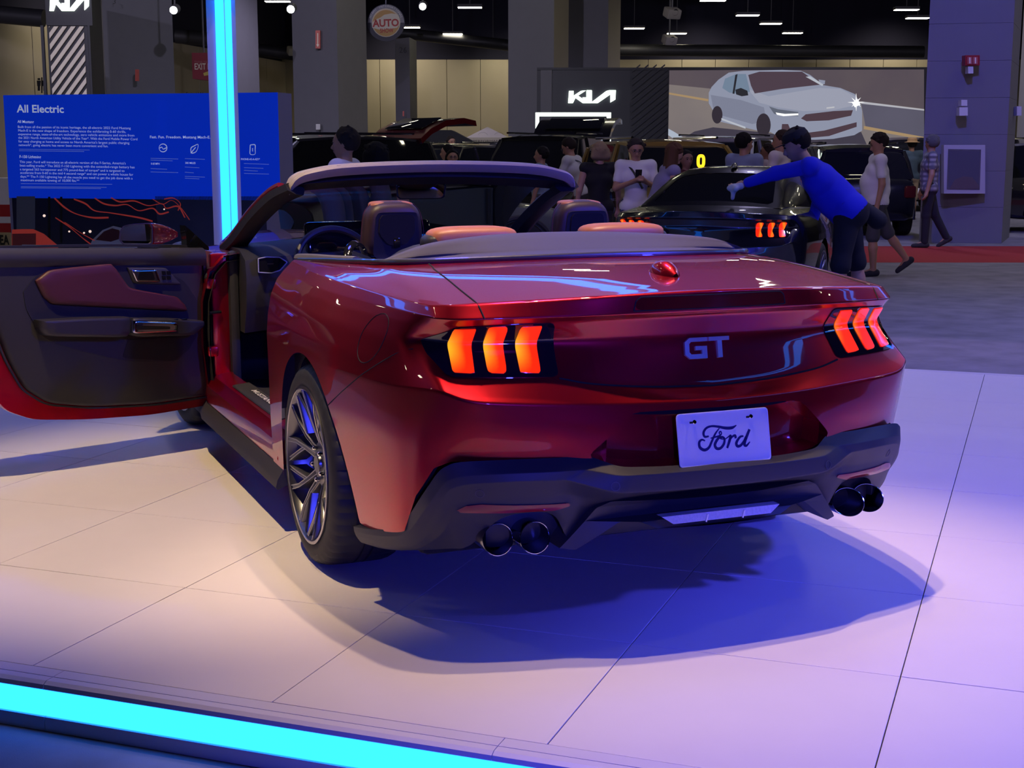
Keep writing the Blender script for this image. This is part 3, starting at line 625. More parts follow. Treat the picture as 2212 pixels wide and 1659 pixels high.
# ---- folded soft top under its boot, belt moulding
crest = curve([(-.72, .42, 1.0), (-.70, .14, 1.028), (-.665, -.06, 1.055), (-.60, -.14, 1.092), (-.5, -.15, 1.118), (-.25, -.04, 1.13), (0, 0, 1.132), (.25, -.04, 1.128), (.5, -.15, 1.113), (.60, -.2, 1.088), (.665, -.2, 1.060), (.70, .0, 1.03), (.72, .42, 1.0)], 81)
edge = curve([(-x, y, z) for x, y, z in boot_e[::-1][1:-1]] + boot_e[:1] + boot_e[1:-1], 81)
front = crest.copy(); front[:, 1] += .30; front[:, 2] -= .055; front[:, 0] *= .97
lipE = edge + [0, .012, .012]; mid = (edge + crest) / 2; mid[:, 2] += np.interp(np.abs(np.linspace(-1, 1, 81)), [0, .7, 1], [-.012, -.005, 0]); mid[:, 1] -= .02
low = edge * .72 + crest * .28; low[:, 2] -= .004; low[:, 1] += .02
bg = fsp(np.stack([edge - [0, 0, .02], lipE, low, mid, crest, (crest + front) / 2 + [0, 0, .01], front, front - [0, 0, .2]]), [1, .6, .8, .7, .8, 1, .8, 1], 4, 3)
BG = Grid(bg); shell('soft_top_boot', BG.V, BG.F, M_fab, car, 0)
allb = [(-x, y, z) for x, y, z in boot_e[::-1][:-1]] + boot_e; ep = curve(allb, 120)
bt = MB(); bt.tube(ep + [0, 0, .006], .0105, 10); bt.build('belt_moulding', mat('satin_black_moulding', (.03, .03, .036), .28, coat=.4), car)
# ---- superellipsoid cushions
def cushion(mb, c, size, e=3.2, n=28, m=16, rx=0., taper=0., rz=0.):
    V = []; F = []; cs = lambda t, p: math.copysign(abs(math.cos(t)) ** p, math.cos(t)); sn = lambda t, p: math.copysign(abs(math.sin(t)) ** p, math.sin(t)); p = 2 / e
    for j in range(m + 1):
        t = -math.pi / 2 + math.pi * j / m
        for i in range(n):
            a_ = 2 * math.pi * i / n; x = cs(t, p) * cs(a_, p); y = cs(t, p) * sn(a_, p); z = sn(t, p); k = 1 - taper * (z * .5 + .5)
            v = Matrix.Rotation(rz, 4, 'Z') @ Matrix.Rotation(rx, 4, 'X') @ Vector((x * size[0] / 2 * k, y * size[1] / 2, z * size[2] / 2)); V.append((c[0] + v.x, c[1] + v.y, c[2] + v.z))
    for j in range(m):
        for i in range(n): F.append((j * n + i, j * n + (i + 1) % n, (j + 1) * n + (i + 1) % n, (j + 1) * n + i))
    mb.add(V, F); return mb
def seat(cx, cy):
    s = empty('front_seat', (cx, cy, 0), 0, car); dark = mat('seat_brown_leather', (.045, .022, .022), .45, bump=.2, bscale=500)
    cushion(MB(), (0, .34, .40), (.50, .52, .20), 4).build('seat_cushion', dark, s)
    cushion(MB(), (0, .02, .68), (.50, .20, .64), 4, rx=.24, taper=.2).build('backrest', dark, s)
    h = cushion(MB(), (0, .0, 1.105), (.262, .125, .222), 3.6, 36, 22, rx=.10, taper=.16).build('headrest', dark, s)
    cushion(MB(), (0, .008, 1.196), (.176, .105, .040), 4, rx=.06).build('headrest_top_pad', M_leaT, h)
    bk = MB(); op = fsp(np.array([(-.088, .055), (-.078, .075), (.078, .075), (.088, .055), (.098, -.09), (.08, -.11), (-.08, -.11), (-.098, -.09), (-.088, .055)]), .5, 4, 3)[:-1]
    bk.prism(op, lambda p: (p[0], -.060 - p[1] * .1 - .012 * math.cos(p[0] * 9), 1.10 + p[1]), lambda p: (p[0] * .9, -.03, 1.10 + p[1])); bk.build('headrest_back_shell', M_leaB, h, ang=40)
    ip = fsp(np.array([(-.072, .05), (-.06, .066), (.06, .066), (.072, .05), (.075, -.01), (.035, -.055), (-.035, -.055), (-.075, -.01), (-.072, .05)]), .6, 4, 3)[:-1]
    MB().prism(ip, lambda p: (p[0], -.074 - p[1] * .1 , 1.10 + p[1]), lambda p: (p[0], -.05, 1.10 + p[1])).build('headrest_hollow', M_seam, h, ang=40)
    MB().box((0, -.07, 1.055), (.026, .012, .04), bev=.004).build('headrest_latch', M_gloss, h)
    for sg in (-1, 1):
        MB().tube(curve([(sg * .131, -.01, 1.03), (sg * .130, -.015, 1.10), (sg * .118, -.01, 1.17), (sg * .09, -.01, 1.206)], 14) , .0016, 5).build('stitching', M_leaR, h)
    return s
seat(-.375, .80); seat(.375, .62)
bench = MB(); cushion(bench, (0, .28, .78), (1.2, .22, .62), 5, rx=.2)
rs = bench.build('rear_bench', M_leaB, car)
for sx in (-1, 1):
    cushion(MB(), (sx * .30, .10, 1.108), (.33, .16, .085), 3.6, 40, 14).build('rear_seat_pad', M_leaT, rs)
    cushion(MB(), (sx * .30, .105, 1.09), (.37, .15, .085), 3.6).build('rear_seat_bolster', M_leaB, rs)
    # belt guide beside the seat
    g_ = MB(); g_.tube(curve([(sx * .665, .42, 1.0), (sx * .655, .46, 1.045), (sx * .62, .50, 1.072), (sx * .585, .53, 1.06), (sx * .56, .55, 1.02)], 24), [.016] * 24, 8, flat=.6); g_.build('belt_guide', M_gloss, car)
    MB().box((sx * .60, .50, 1.028), (.10, .012, .012), rz=.3, ry=-sx * .35).build('belt_tongue', M_chr, car, False)
    MB().box((sx * .62, .42, .985), (.17, .5, .05), bev=.02).build('quarter_trim', M_leaB, car)
    # quarter window-sill trim along the belt
    MB().tube(curve([(sx * .752, .84, .997), (sx * .735, .70, 1.006), (sx * .715, .45, 1.017), (sx * .70, .2, 1.03)], 20), .017, 8, flat=1).build('inner_belt_trim', mat('grey_trim', (.11, .10, .105), .6), car)
# ---- cabin tub, dash, wheel
tub = MB(); tub.box((0, 1.1, .27), (1.62, 2.2, .03)); tub.box((0, 2.28, .58), (1.6, .05, .62)); tub.box((0, 1.0, .36), (.28, 1.5, .2), bev=.04)
tub.box((0, .12, .62), (1.45, .05, .7)); tub.build('cabin_floor', M_carpet, car, False)
M_dash = mat('dash_black', (.022, .021, .024), .6, bump=.2, bscale=700)
dsh = MB(); pr = [(1.86, .60), (1.80, .72), (1.78, .86), (1.80, .945), (1.92, .985), (2.15, .992), (2.40, .965), (2.40, .60)]
dsh.loft([[(x, y + .10 * (x / .75) ** 2 * .4, z - .03 * (abs(x) / .75) ** 3) for y, z in pr] for x in np.linspace(-.75, .75, 13)]); dash = dsh.build('dashboard', M_dash, car)
vp = fsp(np.array([(-.70, .885), (-.70, .925), (-.66, .932), (-.60, .928), (-.565, .905), (-.60, .868), (-.64, .857), (-.70, .862), (-.70, .885)]), .2, 3, 2)[:-1]
MB().prism(vp, lambda p: (p[0], 1.79, p[1]), lambda p: (p[0], 1.84, p[1])).build('side_vent', M_gloss, dash)
MB().tube([(x, 1.788, z) for x, z in np.vstack([vp, vp[:1]])], .0028, 6).build('vent_trim', mat('vent_silver', (.6, .6, .66), .3, .3), dash)
MB().box((-.645, 1.786, .90), (.03, .004, .004)).build('vent_tab', M_chr, dash)
MB().lathe([(.017, 0), (.019, .006), (.016, .012), (.010, .012), (.0, .010)], 24, (-.61, 1.80, .775), (0, -1, 0)).build('light_switch', M_gloss, dash)
MB().lathe([(.017, .011), (.020, .008), (.0195, .004)], 24, (-.61, 1.80, .775), (0, -1, 0)).build('switch_ring', mat('vent_silver', (.6, .6, .66)), dash)
MB().box((-.15, 1.86, 1.0), (.62, .06, .17), bev=.02, rx=-.2).build('screen_panel', M_gloss, dash)
st = empty('steering_wheel', (-.375, 1.64, .895), 0, car); st.rotation_euler = (math.radians(-24), 0, 0)
a_ = np.linspace(0, 2 * math.pi, 49); MB().tube([(.182 * math.cos(q), 0, .178 * math.sin(q)) for q in a_], .0165, 10, caps=False).build('steering_rim', M_leaB, st)
MB().ell((0, .03, -.01), (.075, .03, .06)).build('airbag_hub', M_leaB, st)
for q in (0.1, math.pi - .1, -math.pi / 2): MB().tube([(.05 * math.cos(q), .02, .05 * math.sin(q)), (.176 * math.cos(q), .0, .172 * math.sin(q))], .016, 8, flat=.5).build('spoke', M_gloss, st)
# ---- windscreen frame
def cv3(L, n): return curve(L, n)
hd_t = cv3([(-.664, 1.285, 1.262), (-.64, 1.262, 1.297), (-.58, 1.245, 1.322), (-.41, 1.238, 1.345), (0, 1.245, 1.356), (.41, 1.238, 1.345), (.58, 1.245, 1.318), (.64, 1.262, 1.293), (.664, 1.285, 1.258)], 49)
sec = [(0, -.012), (-.008, .0), (.0, .008), (.012, .011), (.028, .006), (.034, .012), (.06, .016), (.11, .012), (.135, -.005), (.10, -.028), (.03, -.034)]
rings = []
for i, p in enumerate(hd_t):
    k = i / 48; cx = abs(k - .5) * 2; sc_ = 1 - .25 * cx ** 6
    rings.append([p + np.array([0, dy * sc_, dz]) for dy, dz in sec])
hdr = MB().loft(rings).build('windscreen_header', M_cream, car, ang=30)
for x0 in (-.40, .40): MB().box((x0, 1.262, 1.352), (.13, .014, .006), ry=.045 * (1 if x0 > 0 else -1)).build('latch_slot', M_seam, hdr, False)
for x0 in (-.30, .30):
    cushion(MB(), (x0, 1.36, 1.318), (.42, .14, .02), 3, rx=-.32, rz=0).build('sun_visor', mat('visor_charcoal', (.03, .028, .032), .8), car)
MB().loft([[(x, 1.30 + .02 * abs(x), 1.32 - .07 * x * x), (x, 1.44 + .02 * abs(x), 1.285 - .07 * x * x), (x, 1.44, 1.265 - .07 * x * x), (x, 1.30, 1.30 - .07 * x * x)] for x in np.linspace(-.62, .62, 13)]).build('header_lining', mat('lining_black', (.018, .017, .02), .85), car)
gl = mat('windscreen_glass', (.55, .6, .62), .0, trans=1., ior=1.02, spec=.5)
top = cv3([(-.60, 1.36, 1.30), (-.3, 1.36, 1.335), (0, 1.37, 1.345), (.3, 1.36, 1.335), (.60, 1.36, 1.30)], 25); bot = cv3([(-.70, 2.30, .955), (-.35, 2.44, .975), (0, 2.48, .98), (.35, 2.44, .975), (.70, 2.30, .955)], 25)
ws = Grid(np.stack([bot + (top - bot) * t + np.array([0, .03, .045]) * 4 * t * (1 - t) for t in np.linspace(0, 1, 12)]))
shell('windscreen', ws.V, ws.F, gl, car, 0)
for sx in (-1, 1):
    ap = cv3([(sx * .665, 1.285, 1.262), (sx * .695, 1.50, 1.215), (sx * .722, 1.80, 1.115), (sx * .742, 2.08, 1.00), (sx * .752, 2.32, .93)], 20); R1 = []; R2 = []; R3 = []
    for i, p in enumerate(ap):
        R1.append([p + np.array([sx * a2, b2, c2]) for a2, b2, c2 in ((.010, .03, .012), (.012, .045, .02), (.004, .065, .034), (-.02, .065, .03), (-.02, .03, .015))])
        R2.append([p + np.array([sx * a2, b2, c2]) for a2, b2, c2 in ((.014, -.012, -.012), (.016, .03, .014), (-.02, .035, .022), (-.06, .05, .012), (-.078, .06, -.012), (-.062, .02, -.034), (-.02, -.01, -.03))])
    MB().loft(R1[2:]).build('windscreen_pillar', M_red, car, ang=30); MB().loft(R2).build('pillar_trim', mat('pillar_trim_black', (.009, .008, .011), .7), car, ang=40)
# ---- rear-view mirror
rm = empty('rear_view_mirror', (0.0, 1.535, 1.232), 0, car); rm.rotation_euler = (.12, 0, .04)
rp = fsp(np.array([(-.122, .02), (-.112, .034), (.112, .034), (.122, .02), (.116, -.024), (.10, -.034), (-.10, -.034), (-.116, -.024), (-.122, .02)]), .5, 4, 2)[:-1]
MB().prism(rp, lambda p: (p[0], -.012, p[1]), lambda p: (p[0] * .85, .03, p[1] * .8)).build('mirror_case', M_blk, rm); MB().prism(rp * .94, lambda p: (p[0], -.0135, p[1]), lambda p: (p[0], -.012, p[1])).build('mirror_glass', mat('mirror_silver', (.85, .85, .87), .01, 1.), rm, False)
MB().tube([(x, -.0135, z) for x, z in np.vstack([rp, rp[:1]])], .0018, 6).build('mirror_rim', M_gloss, rm)
MB().tube([(0, .02, .02), (0, .06, .07), (.0, .09, .09)], .012, 8).build('mirror_stem', M_blk, rm)
# ---- sill, skirt, hinge pillar, front body
for sx in (-1, 1):
    def sill(nm, pr, m, y0=.50, y1=2.36, n=14):
        MB().loft([[(sx * (x + (.0 if y < 2 else -.02)), y, z) for x, z in pr] for y in np.linspace(y0, y1, n)]).build(nm, m, car, ang=30)
    sill('rocker_panel', [(.925, .235), (.935, .27), (.925, .325), (.895, .345), (.885, .362), (.845, .372), (.80, .376), (.80, .24)], M_red)
    sill('side_skirt', [(.93, .245), (.955, .205), (.962, .175), (.955, .168), (.90, .19), (.90, .245)], M_blk, .42, 2.36)
    sill('scuff_plate', [(.872, .368), (.868, .374), (.795, .382), (.79, .377)], M_blk, .74, 1.62)
    MB().box((sx * .835, 2.03, .63), (.09, .06, .62), bev=.015).build('hinge_pillar', M_red, car)
    for z in (.48, .80): MB().box((sx * .885, 2.0, z), (.05, .07, .05), bev=.01).build('door_hinge', M_red, car)
    MB().tube([(sx * .84, 1.99, .665), (sx * .90, 1.97, .665)], .008, 8).build('door_check_strap', M_gloss, car)
    MB().box((sx * .775, 2.0, .62), (.05, .05, .66), bev=.02).build('pillar_seal', M_rub, car)
    MB().box((sx * .76, .70, .62), (.06, .10, .62), bev=.03).build('latch_pillar', M_red, car)
text('scuff_lettering', 'MUSTANG', .035, (-.835, 1.40, .3825), (0, -1, 0), (.99, 0, 0), mat('lettering_white', (.75, .73, .7), .4), car, width=.36, bold=.02, lift=.001)
# ---- open driver's door, built in its own frame: s along the door, w towards the cabin, z up
HNG = np.array([-.905, 2.03, 0.]); DD = np.array([-.94, -.34, 0.]); DD /= np.linalg.norm(DD); DN = np.array([-DD[1], DD[0], 0.]);
if DN[1] > 0: DN = -DN
CAMc = CAM - [0, 0, PLAT]
def dsz(px, py, w=0.):
    """where the sight line of a photo pixel meets the plane of the inner door trim -> (s, z)"""
    d = FW + R0 * (px - W_ / 2) / FPX - UP * (py - H_ / 2) / FPX; o = HNG + DN * w; t = ((o - CAMc) @ DN) / (d @ DN); p = CAMc + d * t; return ((p - HNG) @ DD, p[2])
def dw(p, w): return HNG + DD * p[0] + DN * w + np.array([0, 0, p[1]])
def c5(L): return [(x / 3.19, 440 + y / 3.19) for x, y in L]
def dpanel(name, pxs, m, w0, w1, parent, rho=.3, bulge=0., ang=35):
    L = np.array([dsz(x, y, w1 * .5) for x, y in pxs]); L = fsp(np.vstack([L, L[:1]]), rho, 4, 3)[:-1]; c = L.mean(0); k = len(L)
    if not bulge: return MB().prism(L, lambda p: dw(p, w1), lambda p: dw(p, w0)).build(name, m, parent, ang=ang)
    rings = [[dw(p, w0) for p in L], [dw(p, w1 - bulge) for p in L]] + [[dw(c + (p - c) * q, w1 - bulge * (1 - h)) for p in L] for q, h in ((.985, .45), (.95, .75), (.88, .93), (.7, 1.))]
    mb = MB(); mb.loft(rings, caps=False); mb.prism([c + (p - c) * .7 for p in L], lambda p: dw(p, w1), lambda p: dw(p, w1 - .001)); return mb.build(name, m, parent, ang=60)
door = empty('driver_door', (0, 0, 0), 0, car); door['label'] = 'open driver door showing its black and dark red inner trim'
# where the photo ends the door goes on to its rear edge
def off(s, z): return (s, z)
sEnd = 1.20
def zt(s): return .958 + .045 * s
outl = [(-.02, .215), (.30, .205), (.62, .225), (.86, .255), (.98, .31), (1.06, .42), (1.12, .58), (1.17, .80), (1.19, zt(1.19)), (.6, zt(.6)), (.0, zt(0)), (-.02, .90)]
ol = fsp(np.array(outl + outl[:1]), .5, 4, 3)[:-1]
sk = MB(); n = len(ol); c = ol.mean(0)
sk.loft([[dw(p, -.012) for p in ol], [dw(c + (p - c) * 1.004, -.02) for p in ol], [dw(c + (p - c) * 1.004, -.06) for p in ol], [dw(c + (p - c) * .99, -.12) for p in ol], [dw(c + (p - c) * .9, -.15) for p in ol]], caps=True)
sk.build('door_shell', M_red, door, ang=40)
inl = [(.015, .268), (.30, .262), (.60, .285), (.80, .325), (.90, .40), (.965, .53), (1.02, .70), (1.05, .85), (1.06, zt(1.06) - .005), (.5, zt(.5) + .004), (.06, zt(.06)), (.015, .93)]
il = fsp(np.array(inl + inl[:1]), .5, 4, 3)[:-1]
def ring_strip(nm, k0, k1, w0, w1, m):
    a_ = [c + (p - c) * k0 for p in il]; b_ = [c + (p - c) * k1 for p in il]
    MB().loft([[dw(p, w0) for p in a_], [dw(p, w1) for p in a_], [dw(p, w1) for p in b_], [dw(p, w0) for p in b_]], caps=False).build(nm, m, door)
ring_strip('weather_strip', 1.022, 1.05, -.013, .0, M_rub)
M_dtr = mat('door_trim_black', (.016, .015, .019), .62, bump=.25, bscale=600)
tr = MB(); tr.loft([[dw(p, -.015) for p in il], [dw(p, .012) for p in il], [dw(c + (p - c) * .985, .022) for p in il], [dw(c + (p - c) * .95, .027) for p in il]]); trim = tr.build('door_trim', M_dtr, door, ang=50)
# upper ledge
MB().loft([[dw((s, zt(s) + dz), w) for dz, w in ((.004, -.03), (.008, .01), (-.002, .035), (-.03, .045), (-.06, .042), (-.075, .025))] for s in np.linspace(.01, 1.05, 12)]).build('door_ledge', mat('door_ledge_soft', (.022, .02, .025), .6), door, ang=50)
MB().box(dw((.30, zt(.3) + .007), .012), (.12, .012, .003), rz=math.atan2(DD[1], DD[0])).build('demist_slot', M_seam, door, False)
dpanel('trim_recess', c5([(150, 605), (240, 490), (420, 425), (760, 385), (1000, 420), (1250, 520), (1370, 700), (1390, 830), (1330, 960), (1210, 1085), (880, 1085), (560, 1020), (290, 930), (170, 730)]), mat('door_recess_dark', (.011, .010, .013), .6), .015, .031, door, .5)
dpanel('leather_insert', c5([(235, 530), (330, 455), (750, 408), (790, 450), (880, 580), (1210, 640), (1265, 695), (1285, 738), (900, 718), (350, 690), (290, 640)]), M_leaR, .02, .050, door, .3, .012)
dpanel('armrest', c5([(245, 800), (560, 782), (870, 775), (885, 790), (880, 880), (850, 918), (290, 912), (250, 860)]), M_leaB, .02, .095, door, .5, .03)
dpanel('armrest_front', c5([(885, 785), (1140, 785), (1385, 802), (1390, 835), (1310, 905), (880, 915)]), M_leaB, .02, .085, door, .4, .02)
dpanel('door_pocket', c5([(872, 935), (1150, 915), (1360, 880), (1290, 1000), (1190, 1082), (830, 1062)]), M_seam, .02, .033, door, .3)
pl = dpanel('pull_handle', c5([(880, 798), (1175, 808), (1190, 825), (1185, 872), (1100, 878), (880, 888)]), M_chr, .06, .112, door, .25, .008)
dpanel('pull_slot', c5([(900, 832), (1130, 838), (1130, 858), (900, 862)]), M_gloss, .06, .1145, pl, .3)
bz = dpanel('handle_bezel', c5([(865, 438), (1130, 440), (1240, 556), (910, 546)]), M_blk, .02, .042, door, .2, .006)
hd_ = dpanel('door_handle', c5([(888, 455), (1060, 450), (1092, 538), (922, 536)]), M_chr, .03, .056, bz, .2, .006)
dpanel('handle_cup', c5([(940, 468), (1030, 464), (1050, 524), (930, 524)]), M_gloss, .03, .0575, hd_, .4)
for k in range(2):
    for q in range(2): dpanel('seat_button', c5([(1098 + 34 * q, 462 + 33 * k), (1124 + 34 * q, 462 + 33 * k), (1128 + 34 * q, 488 + 33 * k), (1102 + 34 * q, 488 + 33 * k)]), M_gloss, .03, .046, bz, .3)
tc_ = dsz(*c5([(1455, 510)])[0], .03); tp = dw(tc_, .03)
MB().lathe([(.031, -.01), (.033, .012), (.029, .016), (.025, .008), (.0, .004)], 32, tp, DN).build('tweeter', M_blk, door)
MB().lathe([(.0335, .0125), (.0315, .0165), (.0295, .0165)], 32, tp, DN).build('tweeter_ring', mat('dark_satin_ring', (.13, .12, .14), .35, .8), door)
for k in range(4): MB().box(dw((.16 + .045 * k, dsz(*c5([(1250, 797)])[0], .08)[1]), .075), (.03, .018, .006), bev=.002, rz=math.atan2(DD[1], DD[0])).build('window_switch', M_gloss, door)
# door mirror behind the door top
mr = empty('door_mirror', tuple(dw((dsz(300, 505, -.22)[0], dsz(300, 505, -.22)[1]), -.22)), 0, door)
MC = np.array(mr.location)
def mpx(px, py, w): p = dsz(px, py, w); return dw(p, w) - MC
gp = c5([(828, 190), (850, 155), (900, 143), (1035, 135), (1050, 160), (1052, 270), (1030, 283), (850, 283), (822, 250)])
G2 = fsp(np.array(gp + gp[:1]), .4, 4, 3)[:-1]
back = np.array(c5([(1225, 235)]))[0]; rg = []; cg = G2.mean(0)
for q, w in ((1.0, -.20), (1.05, -.215), (1.04, -.25), (.92, -.31), (.65, -.36), (.25, -.385)):
    sh = np.array([(1 - min(1, (q - .25) / .8)) * 45 + (-.20 - w) * 190, (-.20 - w) * 5]); rg.append([mpx(*(cg + (p - cg) * q + sh), w) for p in G2])
MB().loft(rg).build('mirror_shell', M_red, mr, ang=60)
MB().loft([[mpx(*(cg + (p - cg) * 1.03), -.205) for p in G2], [mpx(*(cg + (p - cg) * 1.03), -.185) for p in G2], [mpx(*(cg + (p - cg) * .94), -.185) for p in G2], [mpx(*(cg + (p - cg) * .93), -.195) for p in G2]], caps=False).build('mirror_bezel', M_blk, mr)
MB().prism([cg + (p - cg) * .95 for p in G2], lambda p: mpx(p[0], p[1], -.192), lambda p: mpx(p[0], p[1], -.198)).build('mirror_glass', MATS['mirror_silver'], mr, False)
MB().tube([mpx(400, 528, -.20), mpx(380, 534, -.15), mpx(395, 540, -.06)], .022, 8).build('mirror_arm', M_blk, mr)
sp_ = c5([(1275, 150), (1310, 180), (1440, 300), (1440, 322), (1290, 300)]); dpanel('mirror_sail', sp_, M_gloss, -.05, .0, door, .1)
# ---- front end of the two fastback-nosed cars
def nose(root, m, y0, glassy=True):
    st = [(.62, .93, .20, .985), (1.3, .94, .20, .975), (1.95, .935, .20, .965), (2.3, .945, .21, .965), (2.72, .95, .22, .95), (3.1, .93, .22, .915), (3.4, .86, .23, .86), (3.55, .74, .26, .78), (3.62, .60, .32, .68)]
    st = [s for s in st if s[0] >= y0 - .01]; rings = []
    for y, w, zl, zh in st:
        t = (zh - zl); half = [(.70 * w, zl), (.97 * w, zl + .05 * t), (w, zl + .40 * t), (.995 * w, zl + .68 * t), (.955 * w, zl + .86 * t), (.88 * w, zl + .955 * t), (.60 * w, zl + 1.0 * t), (.28 * w, zl + 1.03 * t), (0, zl + 1.035 * t)]
        rings.append([(x, y, z) for x, z in half] + [(-x, y, z) for x, z in half[:-1][::-1]])
    R = fsp(np.array(rings), .8, 4, 3); G = Grid(R.transpose(1, 0, 2)); G = G if G.N[4, 5, 0] > 0 else Grid(G.P, True)
    f = -np.minimum(np.hypot(G.V[:, 1] - 2.72, G.V[:, 2] - .35) - .385, 9); f = np.where(np.abs(G.V[:, 0]) < .55, -1., f); V, F = clip(G.V, G.F, f)
    o = shell('front_body', V, F, m, root); V2, F2 = clip(G.V, G.F, f); shell('front_inner_shell', V2, F2, M_body2, root, -.03)
    for sx in (-1, 1):
        MB().box((sx * .70, 3.50, .70), (.34, .10, .07), bev=.02, rz=-sx * .5).build('headlamp', mat('headlamp_glass', (.5, .52, .55), .1, coat=1.), root)
    MB().box((0, 3.60, .60), (1.0, .06, .16), bev=.03).build('grille', M_gloss, root)
nose(car, M_red, 1.95)
for sx in (-1, 1):
    if sx > 0:   # the closed passenger door
        G = Grid(np.array([[(sx * x, y, z) for x, z in ((.93, .235), (.948, .33), (.955, .55), (.952, .72), (.93, .82), (.895, .90), (.85, .955), (.795, .985), (.76, .985))] for y in np.linspace(.60, 2.04, 8)]))
        shell('passenger_door', G.V, G.F, M_red, car, 0, .05)
        MB().tube([(sx * .75, .8, .99), (sx * .75, 1.5, .985), (sx * .74, 2.1, .97)], .016, 8).build('belt_trim', M_blk, car)
# ---------------------------------------------------------------- black fastback coupe behind the convertible
M_blkpaint = mat('black_car_paint', (.006, .006, .010), .25, .0, 1.0, coatr=.015)
M_dglass = mat('dark_tinted_glass', (.01, .011, .014), .03, coat=1.0)
BKF = 15.2; th_ = -.36; bkp = gz(1503, 12.6, 0)
bk = tag(empty('black_coupe', tuple(bkp), 0), 'shiny black fastback coupe with lit red tail lamps, polished by the man in blue', 'car')
bk.rotation_euler = (0, 0, -YAW + th_ + .0)
_f = np.array([-math.sin(bk.rotation_euler[2]), math.cos(bk.rotation_euler[2]), 0]); bk.location = Vector(tuple(bkp + _f * 1.05))
V_, F_ = clip(BV, BF, f_arch)
keepdeck = V_[:, 7] < NV - 1
shell('rear_body', V_, F_, M_blkpaint, bk); shell('valance', DG.V, DG.F, M_blk, bk, 0, .03)
nose(bk, M_blkpaint, .62)
gh = []
for y, zb_, wb, zr, wr in ((-.62, 1.03, .66, 1.035, .60), (-.35, 1.04, .70, 1.13, .60), (0, 1.03, .73, 1.255, .575), (.35, 1.01, .75, 1.345, .555), (.75, .99, .76, 1.378, .55), (1.15, .98, .76, 1.36, .56), (1.4, .975, .755, 1.32, .575), (1.9, .965, .745, 1.13, .64), (2.35, .955, .73, .97, .70)):
    half = [(wb, zb_ - .06), (wb, zb_), (wb * .62 + wr * .38, zb_ + (zr - zb_) * .5), (wr, zb_ + (zr - zb_) * .9), (wr * .86, zr - .008), (wr * .5, zr + .012), (0, zr + .018)]
    gh.append([(x, y, z) for x, z in half] + [(-x, y, z) for x, z in half[:-1][::-1]])
GH = Grid(fsp(np.array(gh), .9, 4, 3).transpose(1, 0, 2)); GH = GH if GH.N[GH.P.shape[0] // 2, 20, 2] > 0 else Grid(GH.P, True)
y_, z_, x_ = GH.V[:, 1], GH.V[:, 2], np.abs(GH.V[:, 0])
rw = np.maximum(np.maximum(y_ - .22, -.52 - y_), x_ - (.555 - .10 * np.clip((y_ + .5) / .7, 0, 1))); fw_ = np.maximum(np.maximum(1.42 - y_, y_ - 2.28), x_ - (.52 + .12 * np.clip((y_ - 1.4), 0, 1)))
sw = np.maximum(np.maximum(.42 - y_, y_ - 1.85), np.maximum(.575 - x_, z_ - 1.31)); sw = np.maximum(sw, 1.0 - z_)
fg = np.minimum(np.minimum(rw, fw_), sw)
Vx, Fx = clip(GH.V, GH.F, -fg); shell('cabin_roof', Vx, Fx, M_blkpaint, bk)
for nm, ff in (('rear_window', rw), ('windscreen', fw_), ('side_windows', sw)):
    Vx, Fx = clip(GH.V, GH.F, ff); shell(nm, Vx, Fx, M_dglass, bk, -.004)
for sx in (-1, 1):
    hs = [(sx * x, z) for x, z in ((.46, .935), (.77, .92), (.80, .875), (.77, .79), (.46, .785))]; lm = rear_patch('tail_lamp', hs, M_lens, .003, .01, bk)
    for (xo, xi) in ((.755, .69), (.665, .60), (.57, .50)):
        ts = [(sx * x, z) for x, z in ((xo, .922), (xi + .015, .924), (xi - .003, .885), (xi, .845), (xi + .012, .795), (xo + .0, .797), (xo - .03, .845), (xo - .02, .885))]
        b_ = rear_patch('light_bar', fsp(np.array(ts + ts[:1]), .5, 3, 3)[:-1], M_lamp, .008, .01, lm); at = b_.data.attributes.new('hot_spot', 'FLOAT', 'POINT')
        co = np.array([v.co[:] for v in b_.data.vertices]); e_ = np.abs(np.abs(co[:, 0]) - (xo + xi) / 2 - .012) / .03; at.data.foreach_set('value', np.clip(.5 - e_ * .8, 0, 1).astype(np.float32))
pony = [(-.10, .012), (-.075, .022), (-.05, .014), (-.03, .03), (-.012, .028), (0, .012), (.03, .016), (.06, .012), (.10, .024), (.065, .0), (.05, -.012), (.03, -.002), (0, -.006), (-.01, -.03), (-.022, -.012), (-.045, -.004), (-.06, -.018), (-.06, 0)]
MB().prism([(-x, z) for x, z in pony], lambda p: (p[0], -1.062, .845 + p[1]), lambda p: (p[0], -1.03, .845 + p[1])).build('emblem', M_chr, bk, False)
MB().loft([[(w * math.cos(a_), y, 1.375 + h * math.sin(a_)) for a_ in np.linspace(0, math.pi, 8)] for y, w, h in ((.35, .012, .004), (.40, .025, .035), (.47, .028, .05), (.55, .01, .01))], caps=False, close=False).build('roof_antenna', M_blkpaint, bk)
for ch in [c for c in car.children if c.name.split('.')[0] in ('wheel', 'exhaust_tip', 'wheel_well')]: dup(ch, bk)
MB().box((0, 1.2, .75), (1.4, 2.0, .5), bev=.1).build('cabin_interior', M_carpet, bk)
for sx in (-1, 1): cushion(MB(), (sx * .37, .65, 1.12), (.28, .12, .24), 3.5).build('headrest', M_leaB, bk)
